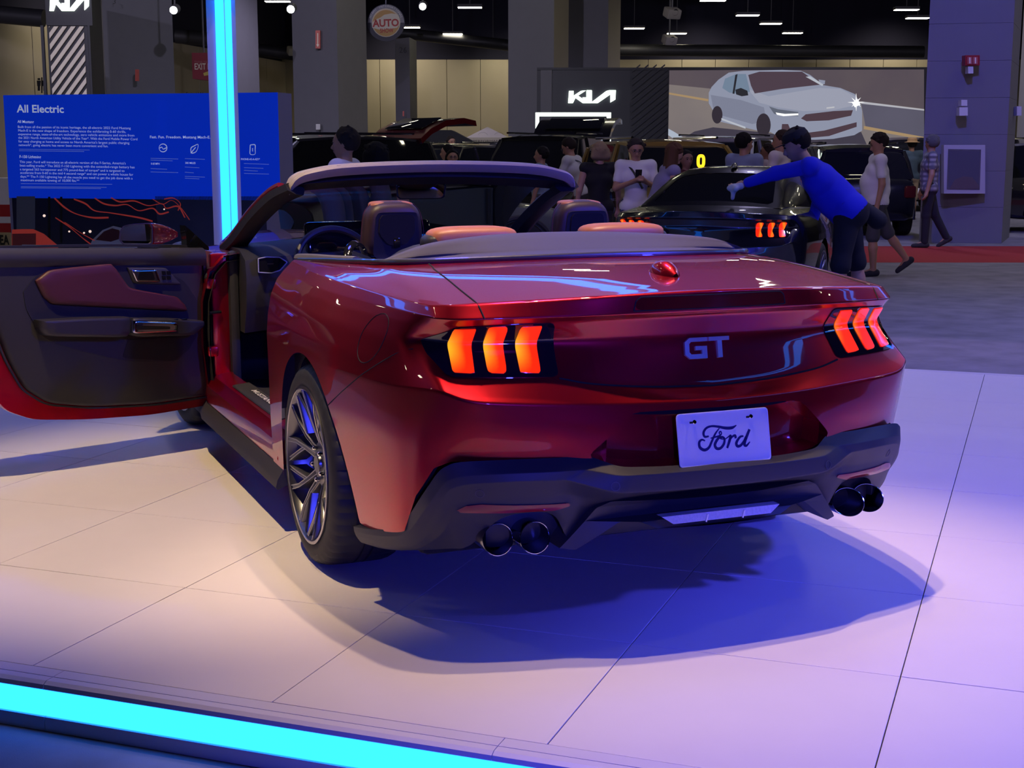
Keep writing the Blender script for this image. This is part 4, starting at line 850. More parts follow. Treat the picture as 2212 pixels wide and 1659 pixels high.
# ---------------------------------------------------------------- hall
M_carp = mat('grey_hall_carpet', (.20, .195, .215), .95, noise=.5, nscale=3.2, bump=.4, bscale=300)
M_redc = mat('red_aisle_carpet', (.34, .012, .016), .95, noise=.12, nscale=20, bump=.4, bscale=300)
M_wall = mat('beige_wall_panel', (.42, .37, .27), .7, noise=.05, nscale=1.2)
M_dark = mat('black_ceiling', (.010, .010, .030), .9)  # near black, with the bluish tint of shadows put into the colour
M_pil = mat('grey_pillar_face', (.235, .225, .215), .75, noise=.06, nscale=3)
M_pilb = mat('slate_pillar_face', (.16, .16, .19), .7, noise=.06, nscale=3)
RZ = -YAW                                     # hall boxes are squared to the view direction
fl = MB(); fl.add([H3(-45, -14, 0), H3(60, -14, 0), H3(60, 82, 0), H3(-45, 82, 0)], [(0, 1, 2, 3)]); struct(fl.build('floor', M_carp, None, False))
ce = MB(); ce.box(H3(7, 34, 9.6), (106, 98, .2), rz=RZ); struct(ce.build('ceiling', M_dark, None, False))
wb_ = struct(MB().box(H3(20, 78.3, 4.8), (66, .5, 9.6), rz=RZ).build('wall_back', M_dark, None, False))
pm = MB().box((0, 0, 3.12), (1.78, .12, 6.2), bev=.02); p0 = None
for k in range(28):
    o = pm.build('wall_panel', M_wall, wb_, False) if p0 is None else p0.copy()
    if p0 is None: p0 = o
    else: COL.objects.link(o); o.parent = wb_
    o.location = tuple(H3(-11.6 + 1.8 * k, 77.95, 0)); o.rotation_euler = (0, 0, RZ)
WL0, WL1 = (-12.2, 78.), (-17.6, 48.); wd_ = np.array([WL1[0] - WL0[0], WL1[1] - WL0[1]]); wd_ /= np.linalg.norm(wd_)
mid_ = H3(WL0[0] + wd_[0] * 47, WL0[1] + wd_[1] * 47, 4.8); dv = R0 * wd_[0] + F0 * wd_[1]; az = math.atan2(dv[1], dv[0]); nv_ = np.array([dv[1], -dv[0], 0]);
if nv_ @ R0 > 0: nv_ = -nv_
wlf = struct(MB().box(mid_ + nv_ * .35, (94, .5, 9.6), rz=az).build('wall_left', M_dark, None, False))
pm2 = MB().box((0, 0, 3.05), (2.96, .12, 6.1), bev=.02); p1 = None
for k in range(14):
    o = pm2.build('wall_panel', M_wall, wlf, False) if p1 is None else p1.copy()
    if p1 is None: p1 = o
    else: COL.objects.link(o); o.parent = wlf
    o.location = tuple(H3(WL0[0] + wd_[0] * (1.5 + 3 * k), WL0[1] + wd_[1] * (1.5 + 3 * k), 0)); o.rotation_euler = (0, 0, az)
struct(MB().box(H3(52, 34, 4.8), (.4, 98, 9.6), rz=RZ).build('wall_right', M_dark, None, False))
struct(MB().box(H3(7, -13, 4.8), (106, .4, 9.6), rz=RZ).build('wall_front', M_dark, None, False))
rc = MB(); rc.box(H3(10, 21.3, .0008), (15, 3.3, .0016), rz=RZ); tag(rc.build('aisle_carpet', M_redc, None, False), 'red carpet runner crossing the grey floor by the square pillar', 'carpet')
# pillars: three visible corner pixels, left to right, and the distance of the nearest corner
def pillar(name, label, px, Fs, m1, m2, top=9.5, group=None, courses=0):  # m1 and m2 set the tone of each face separately
    P = [gz(x, f, 0.) for x, f in zip(px, Fs)]; P.append(P[0] + P[2] - P[1]); V = [p + [0, 0, z] for z in (0, top) for p in P]
    F = [(0, 1, 5, 4), (1, 2, 6, 5), (2, 3, 7, 6), (3, 0, 4, 7), (4, 5, 6, 7)]; c = sum(P) / 4
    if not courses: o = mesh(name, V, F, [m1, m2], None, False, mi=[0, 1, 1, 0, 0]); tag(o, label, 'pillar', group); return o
    r = thing(name, label, 'pillar', tuple(c)); h = top / courses; b0 = None
    sq = [p - c for p in P]
    for k in range(courses):
        if b0 is None:
            b0 = MB().loft([[q * .996 + [0, 0, 0] for q in sq], [q + [0, 0, .004] for q in sq], [q + [0, 0, h - .006] for q in sq], [q * .996 + [0, 0, h - .002] for q in sq]]).build('block_course', m1, r, False); o = b0
        else: o = b0.copy(); COL.objects.link(o); o.parent = r
        o.location = (0, 0, k * h)
    return r
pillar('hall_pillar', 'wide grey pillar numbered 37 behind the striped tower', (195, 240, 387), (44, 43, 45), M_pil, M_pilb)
pillar('hall_pillar', 'grey pillar mostly hidden behind the glowing cyan column', (500, 520, 567), (52, 51, 53), M_pil, M_pil)
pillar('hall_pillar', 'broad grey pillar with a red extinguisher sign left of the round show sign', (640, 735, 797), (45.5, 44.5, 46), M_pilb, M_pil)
pillar('hall_pillar', 'slim grey pillar numbered 26 under the round show sign', (857, 888, 903), (59, 58, 60), M_pilb, M_pilb, 5.9)
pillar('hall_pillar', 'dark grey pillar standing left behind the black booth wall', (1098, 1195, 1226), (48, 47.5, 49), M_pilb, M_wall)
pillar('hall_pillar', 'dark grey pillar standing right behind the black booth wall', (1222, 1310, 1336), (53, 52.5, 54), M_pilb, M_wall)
pillar('block_pillar', 'big blue-lit block pillar with a fire alarm and a framed cabinet', (1985, 2163, 2180), (23.9, 23.6, 25.3), M_pilb, M_pilb, 9.5, courses=16)
pillar('hall_pillar', 'narrow strip of pillar at the far right edge behind the block pillar', (2186, 2260, 2300), (33, 32, 34), M_pil, M_pil)
# ceiling fixtures
M_fix = emit('warm_fixture_glow', (1.0, .92, .66), 22.); M_case = mat('fixture_case', (.10, .10, .11), .6)
fx0 = None; FIX = 'hall ceiling lights'
def fixture(p, label, rz=RZ, s=1.):
    global fx0
    if fx0 is None:
        fx0 = thing('ceiling_light', label, 'ceiling light', (0, 0, 0), 0, FIX)
        MB().box((0, 0, .08), (1.0, .42, .12), bev=.02).build('lamp_case', M_case, fx0, False); MB().box((0, 0, .01), (.94, .38, .03), bev=.008).build('diffuser', M_fix, fx0, False)
        MB().box((0, 0, 1.2), (.03, .03, 2.2)).build('hanger', M_case, fx0, False); o = fx0
    else: o = dup(fx0); o['label'] = label
    o.location = tuple(p); o.rotation_euler = (0, 0, rz); o.scale = (s, s, 1)
fxs = [(885, 60, 'left of the round show sign pair, just beside the sign'), (978, 74, 'between the two other lamps right of the show sign'), (1065, 93, 'lowest lamp beside the dark pillar'), (1015, 17, 'highest lamp right of the show sign'),
 (420, 67, 'lamp between the striped tower pillar and the cyan column'), (1370, 62, 'leftmost lamp above the screen beam'), (1462, 73, 'low lamp above the ribbed booth panel'), (1540, 2, 'lamp cut by the top edge above the screen'),
 (1615, 34, 'first of the three stepped lamps above the screen'), (1665, 52, 'second of the three stepped lamps above the screen'), (1712, 72, 'lowest of the three stepped lamps above the screen'), (1958, 22, 'upper of the pair beside the block pillar'), (1982, 40, 'lower of the pair beside the block pillar'), (35, 20, 'lamp in the top left corner'), (600, 4, 'lamp cut by the top edge beside the cyan column')]
for px, py, lb in fxs:
    F = (7.3 - CAM[2]) / ((319 - py) / FPX); F = min(F, 76.5); fixture(hp(px, py, F), 'warm glowing ceiling light, ' + lb)
for F in (6, 13, 20, 27, 35, 44):
    for lat in (-21, -14, -7, 0, 7, 14, 21, 28):
        if F > 30 or abs(lat) > 0: fixture(H3(lat + (F % 3), F, 7.4 if F < 40 else 8.8), 'warm glowing ceiling light high above the hall aisles, out of the picture')
def spotball(px, py, F, lb):
    r = thing('ceiling_spotlight', lb, 'spotlight', tuple(hp(px, py, F)), RZ, 'white ceiling spotlights')
    MB().lathe([(0, .02), (.11, .0), (.13, -.05), (.13, -.3), (.08, -.36), (0, -.36)], 20, (0, 0, 0), (0, -1, -.25)).build('lamp_body', M_case, r); MB().lathe([(0, .05), (.07, .045), (.105, .012)], 20, (0, 0, 0), (0, -1, -.25)).build('lens', emit('spot_glow', (.9, 1., .95), 14.), r); MB().tube([(0, .15, 0), (0, .2, 3)], .025, 6).build('hanger', M_case, r)
spotball(375, 22, 40, 'round white spotlight beside the wide grey pillar'); spotball(628, 20, 40, 'round white spotlight right of the cyan column'); spotball(913, 14, 44, 'small tilted spotlight right of the show sign')
def projector(px, py, F, lb):
    r = thing('stage_light', lb, 'stage light', tuple(hp(px, py, F)), RZ + .4); MB().box((0, 0, 0), (.5, .4, .32), bev=.05, rx=.4).build('lamp_housing', mat('pale_fixture_case', (.32, .30, .27), .6), r); MB().tube([(0, 0, .1), (0, 0, 2.2)], .03, 6).build('hanger', M_case, r); MB().lathe([(.11, .0), (.09, -.02), (0, -.02)], 16, (0, -.22, 0), (0, -1, -.4)).build('lens', M_gloss, r)
projector(1452, 28, 48, 'stage light hanging above the low warm lamps near the booth'); projector(1446, 86, 55, 'pale stage light hanging above the ribbed booth panel'); projector(634, 110, 60, 'pale stage light left of the broad pillar')
# dark ducts under the ceiling
for k, (x0, y0, x1, y1, F) in enumerate(((-60, 26, 95, 40, 47), (850, 70, 1100, 98, 72), (1335, 108, 1995, 112, 70), (380, 78, 450, 84, 58), (560, 108, 640, 118, 66))):
    r = MB().tube([hp(x0, y0, F), hp(x1, y1, F)], .28, 12).build('ceiling_duct', mat('dark_duct', (.05, .05, .06), .5, .5), None); tag(r, 'dark round duct under the ceiling ' + ('at the top left corner', 'between the show sign and the dark pillar', 'running above the big screen', 'left of the cyan column', 'left of the broad pillar')[k], 'duct')
# ---------------------------------------------------------------- information board
class Plane:
    """vertical board through two ground points; pixels can be read onto it"""
    def __init__(s, a, b): s.a = np.array([a[0], a[1], 0.]); u = np.array([b[0] - a[0], b[1] - a[1], 0.]); s.L = np.linalg.norm(u); s.u = u / s.L; s.n = np.array([s.u[1], -s.u[0], 0.]); s.n = s.n if s.n @ F0 < 0 else -s.n; s.z = np.array([0, 0, 1.])
    def at(s, px, py):
        d = FW + R0 * (px - W_ / 2) / FPX - UP * (py - H_ / 2) / FPX; t = ((s.a - CAM) @ s.n) / (d @ s.n); p = CAM + d * t; return ((p - s.a) @ s.u, p[2])
    def w(s, q, h=0.): return s.a + s.u * q[0] + s.z * q[1] + s.n * h
    def poly(s, mb, pxs, h0, h1): mb.prism([s.at(*p) for p in pxs], lambda p: s.w(p, h1), lambda p: s.w(p, h0)); return mb
    def shape(s, name, pxs, m, parent, h0, h1): return s.poly(MB(), pxs, h0, h1).build(name, m, parent, False)
    def line(s, name, txt, x0, y0, x1, y1, hpx, m, parent, h=.004, bold=0.):
        a = np.array(s.at(x0, y0)); b = np.array(s.at(x1, y1)); u = b - a; L = np.linalg.norm(u); u /= L; sz = abs(s.at(x0, y0)[1] - s.at(x0, y0 - hpx)[1]) / .69
        return text(name, txt, sz, s.w(a, h), s.u * u[0] + s.z * u[1], s.z * u[0] - s.u * u[1], m, parent, width=L, bold=bold, lift=0.)
    def ribbon(s, name, pxs, wpx, m, parent, h, n=60):
        P = curve(np.array([s.at(*p) for p in pxs]), n); T = np.gradient(P, axis=0); N = np.stack([-T[:, 1], T[:, 0]], 1); N /= np.linalg.norm(N, axis=1, keepdims=True) + 1e-9; w_ = wpx / FPX * 13 * .5
        w_ = w_ * (1 + .3 * np.sin(np.linspace(0, 9, n)))[:, None]; V = [s.w(p, h) for p in P + N * w_] + [s.w(p, h) for p in P - N * w_]; return mesh(name, V, [(i, n + i, n + i + 1, i + 1) for i in range(n - 1)], m, parent, False)
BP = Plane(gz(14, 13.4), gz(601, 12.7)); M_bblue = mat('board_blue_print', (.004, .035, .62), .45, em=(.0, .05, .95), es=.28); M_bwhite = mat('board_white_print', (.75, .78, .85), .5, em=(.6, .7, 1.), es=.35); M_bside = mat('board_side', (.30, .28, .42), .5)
board = thing('information_board', 'blue All Electric information board with white text standing left of the cyan column', 'board', tuple(BP.a))
board.location = (0, 0, 0)
x0_, zt0 = BP.at(7, 206); x1_, zt1 = BP.at(600, 207); zb0 = 1.105; BP_t = 2.045
bx_ = lambda nm, xa, xb, za, zb2, h0, h1, m: MB().prism([(xa, za), (xb, za), (xb, zb2), (xa, zb2)], lambda p: BP.w(p, h1), lambda p: BP.w(p, h0)).build(nm, m, board, False)
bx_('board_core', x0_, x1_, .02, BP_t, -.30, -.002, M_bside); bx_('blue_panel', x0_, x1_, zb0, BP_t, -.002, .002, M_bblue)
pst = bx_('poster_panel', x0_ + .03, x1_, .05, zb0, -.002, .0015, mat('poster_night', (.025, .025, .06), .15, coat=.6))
T = [("All Electric", 115, 745, 427, 748, 16, .02), ("All Mustang", 118, 815, 227, 817, 5.6, .02), ("Built from all the passion of its iconic heritage, the all-electric 2022 Ford Mustang", 119, 849, 867, 858, 5, .0),
 ("Mach-E is the new shape of freedom. Experience the exhilarating 0-60 thrills,", 121, 873, 835, 882, 5, 0.), ("expansive range, state-of-the-art technology, zero vehicle emissions and more from", 122, 897, 892, 906, 5, 0.), ("the 2021 North American Utility Vehicle of the Year*. With the Ford Mobile Power Cord", 123, 921, 913, 931, 5, 0.),
 ("for easy charging at home and access to North America's largest public charging", 124, 945, 860, 956, 5, 0.), ("network*, going electric has never been more convenient and fun.", 125, 969, 718, 977, 5, 0.), ("F-150 Lightning", 130, 1048, 273, 1050, 5.6, .02),
 ("This year, Ford will introduce an all-electric version of the F-Series, America's", 132, 1081, 835, 1091, 5, 0.), ("best-selling trucks.* The 2022 F-150 Lightning with the extended-range battery has", 133, 1105, 893, 1117, 5, 0.), ("a targeted 563 horsepower and 775 pound-feet of torque* and is targeted to", 134, 1130, 827, 1141, 5, 0.),
 ("accelerate from 0-60 in the mid 4 second range* and can power a whole house for", 135, 1153, 885, 1166, 5, 0.), ("days.** The F-150 Lightning has all the muscle you need to get the job done with a", 136, 1178, 880, 1191, 5, 0.), ("maximum available towing of 10,000 lbs.**", 138, 1202, 527, 1207, 5, 0.), ("Fast. Fun. Freedom. Mustang Mach-E.", 995, 917, 1395, 919, 5.6, .015),
 ("0-60 MPH", 1003, 1092, 1060, 1093, 4, .015), ("305 MILES", 1230, 1087, 1298, 1088, 4, .015), ("PHONE-AS-A-KEY*", 1600, 1062, 1725, 1063, 4, .015)]
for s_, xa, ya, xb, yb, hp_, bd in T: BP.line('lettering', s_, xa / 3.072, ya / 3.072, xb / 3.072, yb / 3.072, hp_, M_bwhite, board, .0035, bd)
for xa, xb, ys in ((128, 595, (990, 1000)), (140, 745, (1218, 1238, 1246)), (1001, 1183, (1050, 1062, 1118, 1140)), (1228, 1360, (1052, 1108, 1142, 1170, 1182)), (1620, 1785, (1085, 1112, 1130, 1150))):
    for k, y in enumerate(ys): BP.shape('fine_print', [(xa / 3.072, y / 3.072 - .5), ((xb - 37 * (k % 3)) / 3.072, (y + 5) / 3.072 - .5), ((xb - 37 * (k % 3)) / 3.072, (y + 5) / 3.072 + .7), (xa / 3.072, y / 3.072 + .7)], mat('board_fine_print', (.25, .32, .75), .5, em=(.2, .3, 1), es=.25), board, .002, .0035)
def ring_px(cx, cy, r, a0=0, a1=360, sx=1.): return [(cx + sx * r * math.cos(math.radians(a)), cy + r * math.sin(math.radians(a))) for a in np.linspace(a0, a1, 25)]
BP.ribbon('gauge_icon', ring_px(352.5, 319.5, 8.5), 1.5, M_bwhite, board, .0035); BP.ribbon('gauge_icon', [(345, 320), (350, 318), (353, 322), (360, 319)], 1.5, M_bwhite, board, .0035)
BP.ribbon('leaf_icon', [(413, 331), (413, 320), (420, 315), (428, 312), (427, 322), (422, 329), (414, 330), (423, 318)], 1.5, M_bwhite, board, .0035)
BP.ribbon('phone_icon', [(541, 313), (551, 313), (551.5, 323), (551, 333), (541, 333), (540.5, 323), (541, 313)], 1.5, M_bwhite, board, .0035); BP.ribbon('phone_icon', [(546, 320), (546, 327)], 1.4, M_bwhite, board, .0035, 8)
M_pred = mat('poster_red', (.50, .05, .045), .4, em=(.8, .08, .06), es=.16); M_pgr = mat('poster_grey', (.16, .17, .21), .4); M_pwh = mat('poster_white', (.55, .52, .55), .4); M_pbk = mat('poster_black', (.006, .006, .012), .4)
for k in range(3): BP.shape('poster_bar', [(36 + 6 * k, 424), (52 + 12 * k, 424), (52 + 12 * k, 495), (36 + 6 * k, 495)], M_pgr, pst, .0015, .0025 + .0004 * k)
waves = [[(118, 428), (140, 448), (165, 462), (200, 470), (235, 470)], [(160, 430), (185, 440), (205, 455), (240, 460), (300, 470), (330, 478)], [(205, 428), (225, 440), (250, 444), (275, 442), (300, 455), (330, 450), (345, 462), (365, 458)], [(240, 427), (260, 436), (290, 434), (320, 444), (350, 440), (360, 450), (385, 446), (400, 470)], [(120, 470), (150, 490), (180, 515), (200, 530)], [(355, 430), (375, 428), (390, 440), (385, 455)], [(140, 480), (170, 500), (205, 520)], [(330, 430), (352, 441), (372, 433), (392, 450), (410, 475)]]
for k, wv in enumerate(waves): BP.ribbon('poster_wave', wv, 3.2 - .25 * k, M_pred, pst, .0032 + .0002 * k)
BP.shape('poster_block', [(26, 496), (70, 494), (95, 505), (125, 530), (130, 560), (26, 560)], M_pred, pst, .0015, .0028); BP.shape('poster_block', [(27, 505), (78, 504), (78, 533), (27, 533)], mat('poster_red2', (.38, .06, .06), .4), pst, .0028, .0034)
BP.shape('poster_block', [(48, 528), (125, 530), (125, 534), (48, 533)], M_pwh, pst, .0028, .0036)
for xp, yp, rr in ((96, 466, 3), (150, 500, 2), (182, 503, 2), (195, 500, 3), (355, 452, 1.6)): BP.shape('poster_light', ring_px(xp, yp, rr)[:-1], emit('poster_dot', (1., .75, .65), .9), pst, .003, .0045)
for xa in (104, 130): BP.shape('poster_mast', [(xa, 425), (xa + 5, 425), (xa + 5, 525), (xa, 525)], M_pbk, pst, .0015, .0027)
BP.shape('poster_car', [(190, 540), (200, 518), (222, 497), (245, 488), (262, 492), (285, 515), (300, 540)], M_pwh, pst, .0015, .0040); BP.shape('poster_car_window', [(207, 518), (225, 500), (243, 493), (258, 497), (262, 515), (240, 522)], mat('poster_glass', (.10, .02, .03), .4), pst, .004, .0046)
BP.shape('poster_block', [(335, 424), (600, 424), (600, 530), (345, 530)], mat('poster_slate', (.045, .05, .10), .3), pst, .0014, .0020)
# ---------------------------------------------------------------- striped tower with glowing letters
M_kblk = mat('booth_black', (.010, .010, .018), .5); M_klet = emit('letter_glow', (.85, 1., .86), 3.2); M_kwh = mat('lattice_white', (.62, .56, .45), .6)
def kia(pl, parent, x0, y0, x1, y1, h, sl=0.):
    """the angular connected wordmark, in a unit box mapped to pixels"""
    K = [[(0, 1), (.02, .05), (.115, .05), (.115, .42), (.27, .05), (.345, .02), (.375, .02), (.21, .42), (.44, 1), (.31, 1), (.155, .60), (.10, 1.0)],
         [(.39, 0), (.49, 0), (.50, .03), (.50, 1), (.385, 1), (.385, .05)][::1], [(.50, 1), (.62, 1), (.885, .33), (.885, .95), (.99, .72), (1.0, .0), (.86, 0), (.80, .06), (.50, .90)]]
    for kp in K:
        pl.shape('logo_letter', [(x0 + (x1 - x0) * a, y0 + (y1 - y0) * b + sl * a) for a, b in kp], M_klet, parent, h, h + .04)
    pl.shape('logo_letter', [(x0 + (x1 - x0) * a, y0 + (y1 - y0) * b) for a, b in ((.30, .55), (.38, .55), (.44, 1), (.36, 1))], M_klet, parent, h, h + .035)
TP_ = Plane(gz(95, 38), gz(207, 38)); tower = thing('striped_tower', 'black tower with slanted pale bars and white glowing letters at top left', 'sign tower')
def slab(pl, parent, nm, xa, ya, xb, yb, h0, h1, m, zlo=None):
    p, q = pl.at(xa, ya), pl.at(xb, yb); z0 = q[1] if zlo is None else zlo
    return MB().prism([(p[0], z0), (q[0], z0), (q[0], p[1]), (p[0], p[1])], lambda r: pl.w(r, h1), lambda r: pl.w(r, h0)).build(nm, m, parent, False)
slab(TP_, tower, 'tower_body', 94, -60, 204, 400, -1.4, -.04, M_kblk, 0.); slab(TP_, tower, 'tower_head', 94, -60, 200, 55, -.04, .0, M_kblk)
for xa, xb in ((94, 106), (194, 206)): slab(TP_, tower, 'tower_post', xa, 55, xb, 400, -.04, .03, M_kblk, 0.)
a0p, b0p = TP_.at(106, 57), TP_.at(194, 330); box_ = [(a0p[0], b0p[1]), (b0p[0], b0p[1]), (b0p[0], a0p[1]), (a0p[0], a0p[1])]
def clip_strip(c0, wd, slope):
    # slanted bar x in [xl,xr], z = c0 + slope*(x-xl), clipped to the lattice opening
    xl, xr, zl, zh = a0p[0], b0p[0], b0p[1], a0p[1]; P = [(xl, c0), (xr, c0 + slope * (xr - xl)), (xr, c0 + slope * (xr - xl) + wd), (xl, c0 + wd)]
    for lim, sg in ((zl, 1), (zh, -1)):
        out = []
        for i in range(len(P)):
            a, b = P[i], P[(i + 1) % len(P)]; fa, fb = sg * (a[1] - lim), sg * (b[1] - lim)
            if fa >= 0: out.append(a)
            if (fa >= 0) != (fb >= 0): t = fa / (fa - fb); out.append((a[0] + (b[0] - a[0]) * t, a[1] + (b[1] - a[1]) * t))
        P = out
        if len(P) < 3: return None
    return P
k = 0; c0 = b0p[1] - 2.2
while c0 < a0p[1]:
    P = clip_strip(c0, .15, 1.28)
    if P: MB().prism(P, lambda r: TP_.w(r, .02), lambda r: TP_.w(r, -.03)).build('slanted_bar', M_kwh, tower, False)
    c0 += .285
kia(TP_, tower, 108, -14, 193, 24, .005)
# ---------------------------------------------------------------- black booth wall, light gate, video screen
KP = Plane(gz(1160, 42), gz(1440, 42)); booth = thing('booth_wall', 'black booth wall with glowing white letters left of the big screen', 'booth wall')
slab(KP, booth, 'wall_slab', 1193, 148, 1362, 430, -.5, 0., mat('booth_charcoal', (.018, .018, .028), .5), 0.)
slab(KP, booth, 'frame_post', 1160, 148, 1167, 430, -.15, .0, M_kblk, 0.); slab(KP, booth, 'frame_head', 1160, 146, 1440, 151, -.15, .03, M_kblk)
ribp = slab(KP, booth, 'ribbed_panel', 1362, 147, 1441, 430, -.5, .0, M_kblk, 0.)
xr0, xr1 = KP.at(1363, 300)[0], KP.at(1440, 300)[0]
for k in range(26):
    z0 = .1 + k * .19; z1 = min(z0 + (xr1 - xr0) * .8, 3.9); xe = xr0 + (z1 - z0) / .8
    if z1 - z0 > .05: MB().prism([(xr0, z0), (xe, z1), (xe, z1 + .05), (xr0, z0 + .05)], lambda r: KP.w(r, .05), lambda r: KP.w(r, 0.)).build('rib', mat('rib_black', (.022, .022, .034), .35), ribp, False)
kia(KP, booth, 1227, 195, 1330, 223, .03)
GP_ = Plane(gz(1157, 38), gz(1319, 38)); gate = thing('light_gate', 'square white glowing gate frame in front of the black booth wall', 'light frame')
slab(GP_, gate, 'gate_bar', 1157, 243, 1319, 251, -.15, 0., M_klet); 
for xa in (1157, 1311.5): slab(GP_, gate, 'gate_post', xa, 243, xa + 7.5, 330, -.15, 0., M_klet, 0.)
SP_ = Plane(gz(1440, 44), gz(1996, 44)); scr = thing('video_screen', 'huge video screen showing a silver sedan on a road', 'screen')
slab(SP_, scr, 'screen_case', 1436, 145, 2005, 330, -.4, -.01, M_kblk, 0.)
def E(n, c, s=1.): return emit('screen_' + n, c, s * .72)
sh = lambda nm, pts, m, h: SP_.shape(nm, pts, m, scr, 0., h)
def grad(nm, pts, ca, cb, s):
    m = E(nm, ca, s); nt = m.node_tree; b = nt.nodes['Principled BSDF']; tc = nt.nodes.new('ShaderNodeTexCoord'); n = nt.nodes.new('ShaderNodeTexNoise'); n.inputs['Scale'].default_value = .8; n.inputs['Detail'].default_value = 4; mx = nt.nodes.new('ShaderNodeMix'); mx.data_type = 'RGBA'; mx.inputs[6].default_value = (*ca, 1); mx.inputs[7].default_value = (*cb, 1)
    nt.links.new(tc.outputs['Object'], n.inputs['Vector']); nt.links.new(n.outputs['Fac'], mx.inputs[0]); nt.links.new(mx.outputs[2], b.inputs['Emission Color']); return m
sh('picture', [(1440, 152), (1996, 150), (1996, 362), (1440, 362)], grad('hill', 0, (.13, .10, .14), (.20, .16, .17), .8), .004)
sh('picture_road', [(1440, 182), (1540, 192), (1700, 200), (1996, 235), (1996, 362), (1440, 362)], grad('road', 0, (.28, .24, .26), (.40, .34, .31), .8), .008)
sh('picture_road', [(1860, 222), (1996, 236), (1996, 300), (1870, 276)], grad('asphalt', 0, (.15, .14, .20), (.19, .18, .26), .8), .012)
for pts, c in (([(1440, 199), (1530, 214), (1530, 219), (1440, 203)], (.50, .34, .18)), ([(1860, 219), (1996, 236), (1996, 239), (1860, 224)], (.6, .6, .66)), ([(1866, 272), (1996, 296), (1996, 302), (1866, 279)], (.5, .42, .34)), ([(1440, 276), (1455, 284), (1562, 350), (1535, 350), (1440, 290)], (.55, .62, .75))): sh('picture_line', pts, E('line%.2f' % c[0], c, 1.), .015)
sh('picture_shadow', [(1474, 300), (1500, 284), (1540, 275), (1640, 285), (1760, 302), (1860, 285), (1880, 330), (1500, 330)], E('shadow', (.07, .06, .09)), .013)
body_ = [(1531, 223), (1531, 200), (1537, 188), (1552, 172), (1574, 157), (1605, 153), (1690, 151), (1730, 153), (1750, 162), (1778, 184), (1815, 190), (1846, 203), (1858, 222), (1862, 240), (1862, 282), (1845, 292), (1800, 300), (1760, 302), (1690, 300), (1664, 285), (1640, 283), (1556, 263), (1544, 246)]
sh('picture_car', body_, E('body', (.36, .39, .52)), .02)
sh('picture_panel', [(1615, 192), (1660, 208), (1770, 190), (1815, 192), (1850, 210), (1858, 225), (1800, 238), (1735, 240), (1680, 232), (1640, 222)], E('hood', (.44, .46, .58)), .024)
sh('picture_panel', [(1535, 205), (1600, 216), (1650, 232), (1655, 262), (1625, 268), (1560, 250), (1540, 232)], E('door', (.27, .29, .40)), .024)
sh('picture_window', [(1616, 162), (1640, 155), (1732, 155), (1772, 183), (1690, 192), (1630, 202), (1622, 185)], E('glass', (.10, .065, .09)), .028)
sh('picture_window', [(1560, 190), (1566, 170), (1590, 160), (1611, 160), (1620, 198), (1600, 204), (1575, 200)], E('sideglass', (.22, .30, .42)), .028)
sh('picture_line', [(1588, 162), (1593, 160), (1586, 203), (1582, 202)], E('pillar', (.03, .03, .04)), .032)
for pts in (ring_px(1549, 248, 19, sx=.6)[:-1], ring_px(1649, 270, 25, sx=.62)[:-1]): sh('picture_wheel', pts, E('wheel', (.045, .035, .05)), .030)
sh('picture_mirror', [(1588, 194), (1600, 190), (1614, 196), (1616, 206), (1602, 208), (1590, 204)], E('pillar', (.03, .03, .04)), .034)
sh('picture_grille', [(1730, 256), (1740, 247), (1800, 240), (1842, 238), (1838, 250), (1790, 260), (1742, 262)], E('grille', (.10, .06, .08)), .030)
sh('picture_grille', [(1735, 288), (1780, 282), (1850, 264), (1850, 274), (1790, 294), (1745, 298)], E('grille', (.10, .06, .08)), .030)
sh('picture_grille', [(1689, 268), (1702, 268), (1708, 282), (1700, 298), (1692, 296), (1688, 280)], E('grille', (.10, .06, .08)), .032)
sh('picture_lamp', [(1661, 230), (1680, 236), (1724, 242), (1724, 251), (1690, 250), (1672, 246)], E('lamp', (.16, .18, .24)), .032); sh('picture_lamp', [(1675, 243), (1695, 246), (1724, 245), (1724, 249), (1692, 251), (1678, 248)], E('drl', (1, 1, 1), 1.4), .036)
sh('picture_lamp', [(1840, 222), (1852, 214), (1858, 226), (1846, 232)], E('drl', (1, 1, 1), 1.4), .036)
st_ = []
for k in range(16): r_ = (14 if k % 2 == 0 else 4) * (1 + .35 * (k % 4 == 0)); st_.append((1849 + r_ * math.cos(k * math.pi / 8), 221 + r_ * math.sin(k * math.pi / 8)))
sh('picture_lamp', st_, E('drl', (1, 1, 1), 1.4), .040)
sh('picture_line', [(1785, 232), (1802, 230), (1802, 233), (1785, 235)], E('badge', (.7, .7, .75)), .034); sh('picture_line', [(1558, 255), (1610, 274), (1610, 278), (1558, 259)], E('sill', (.62, .66, .75)), .034)
sh('picture_line', [(1740, 166), (1750, 165), (1778, 182), (1776, 186)], E('sill', (.62, .66, .75)), .034); sh('picture_mirror', [(1768, 172), (1782, 174), (1781, 182), (1772, 181)], E('body', (.36, .39, .52)), .034)
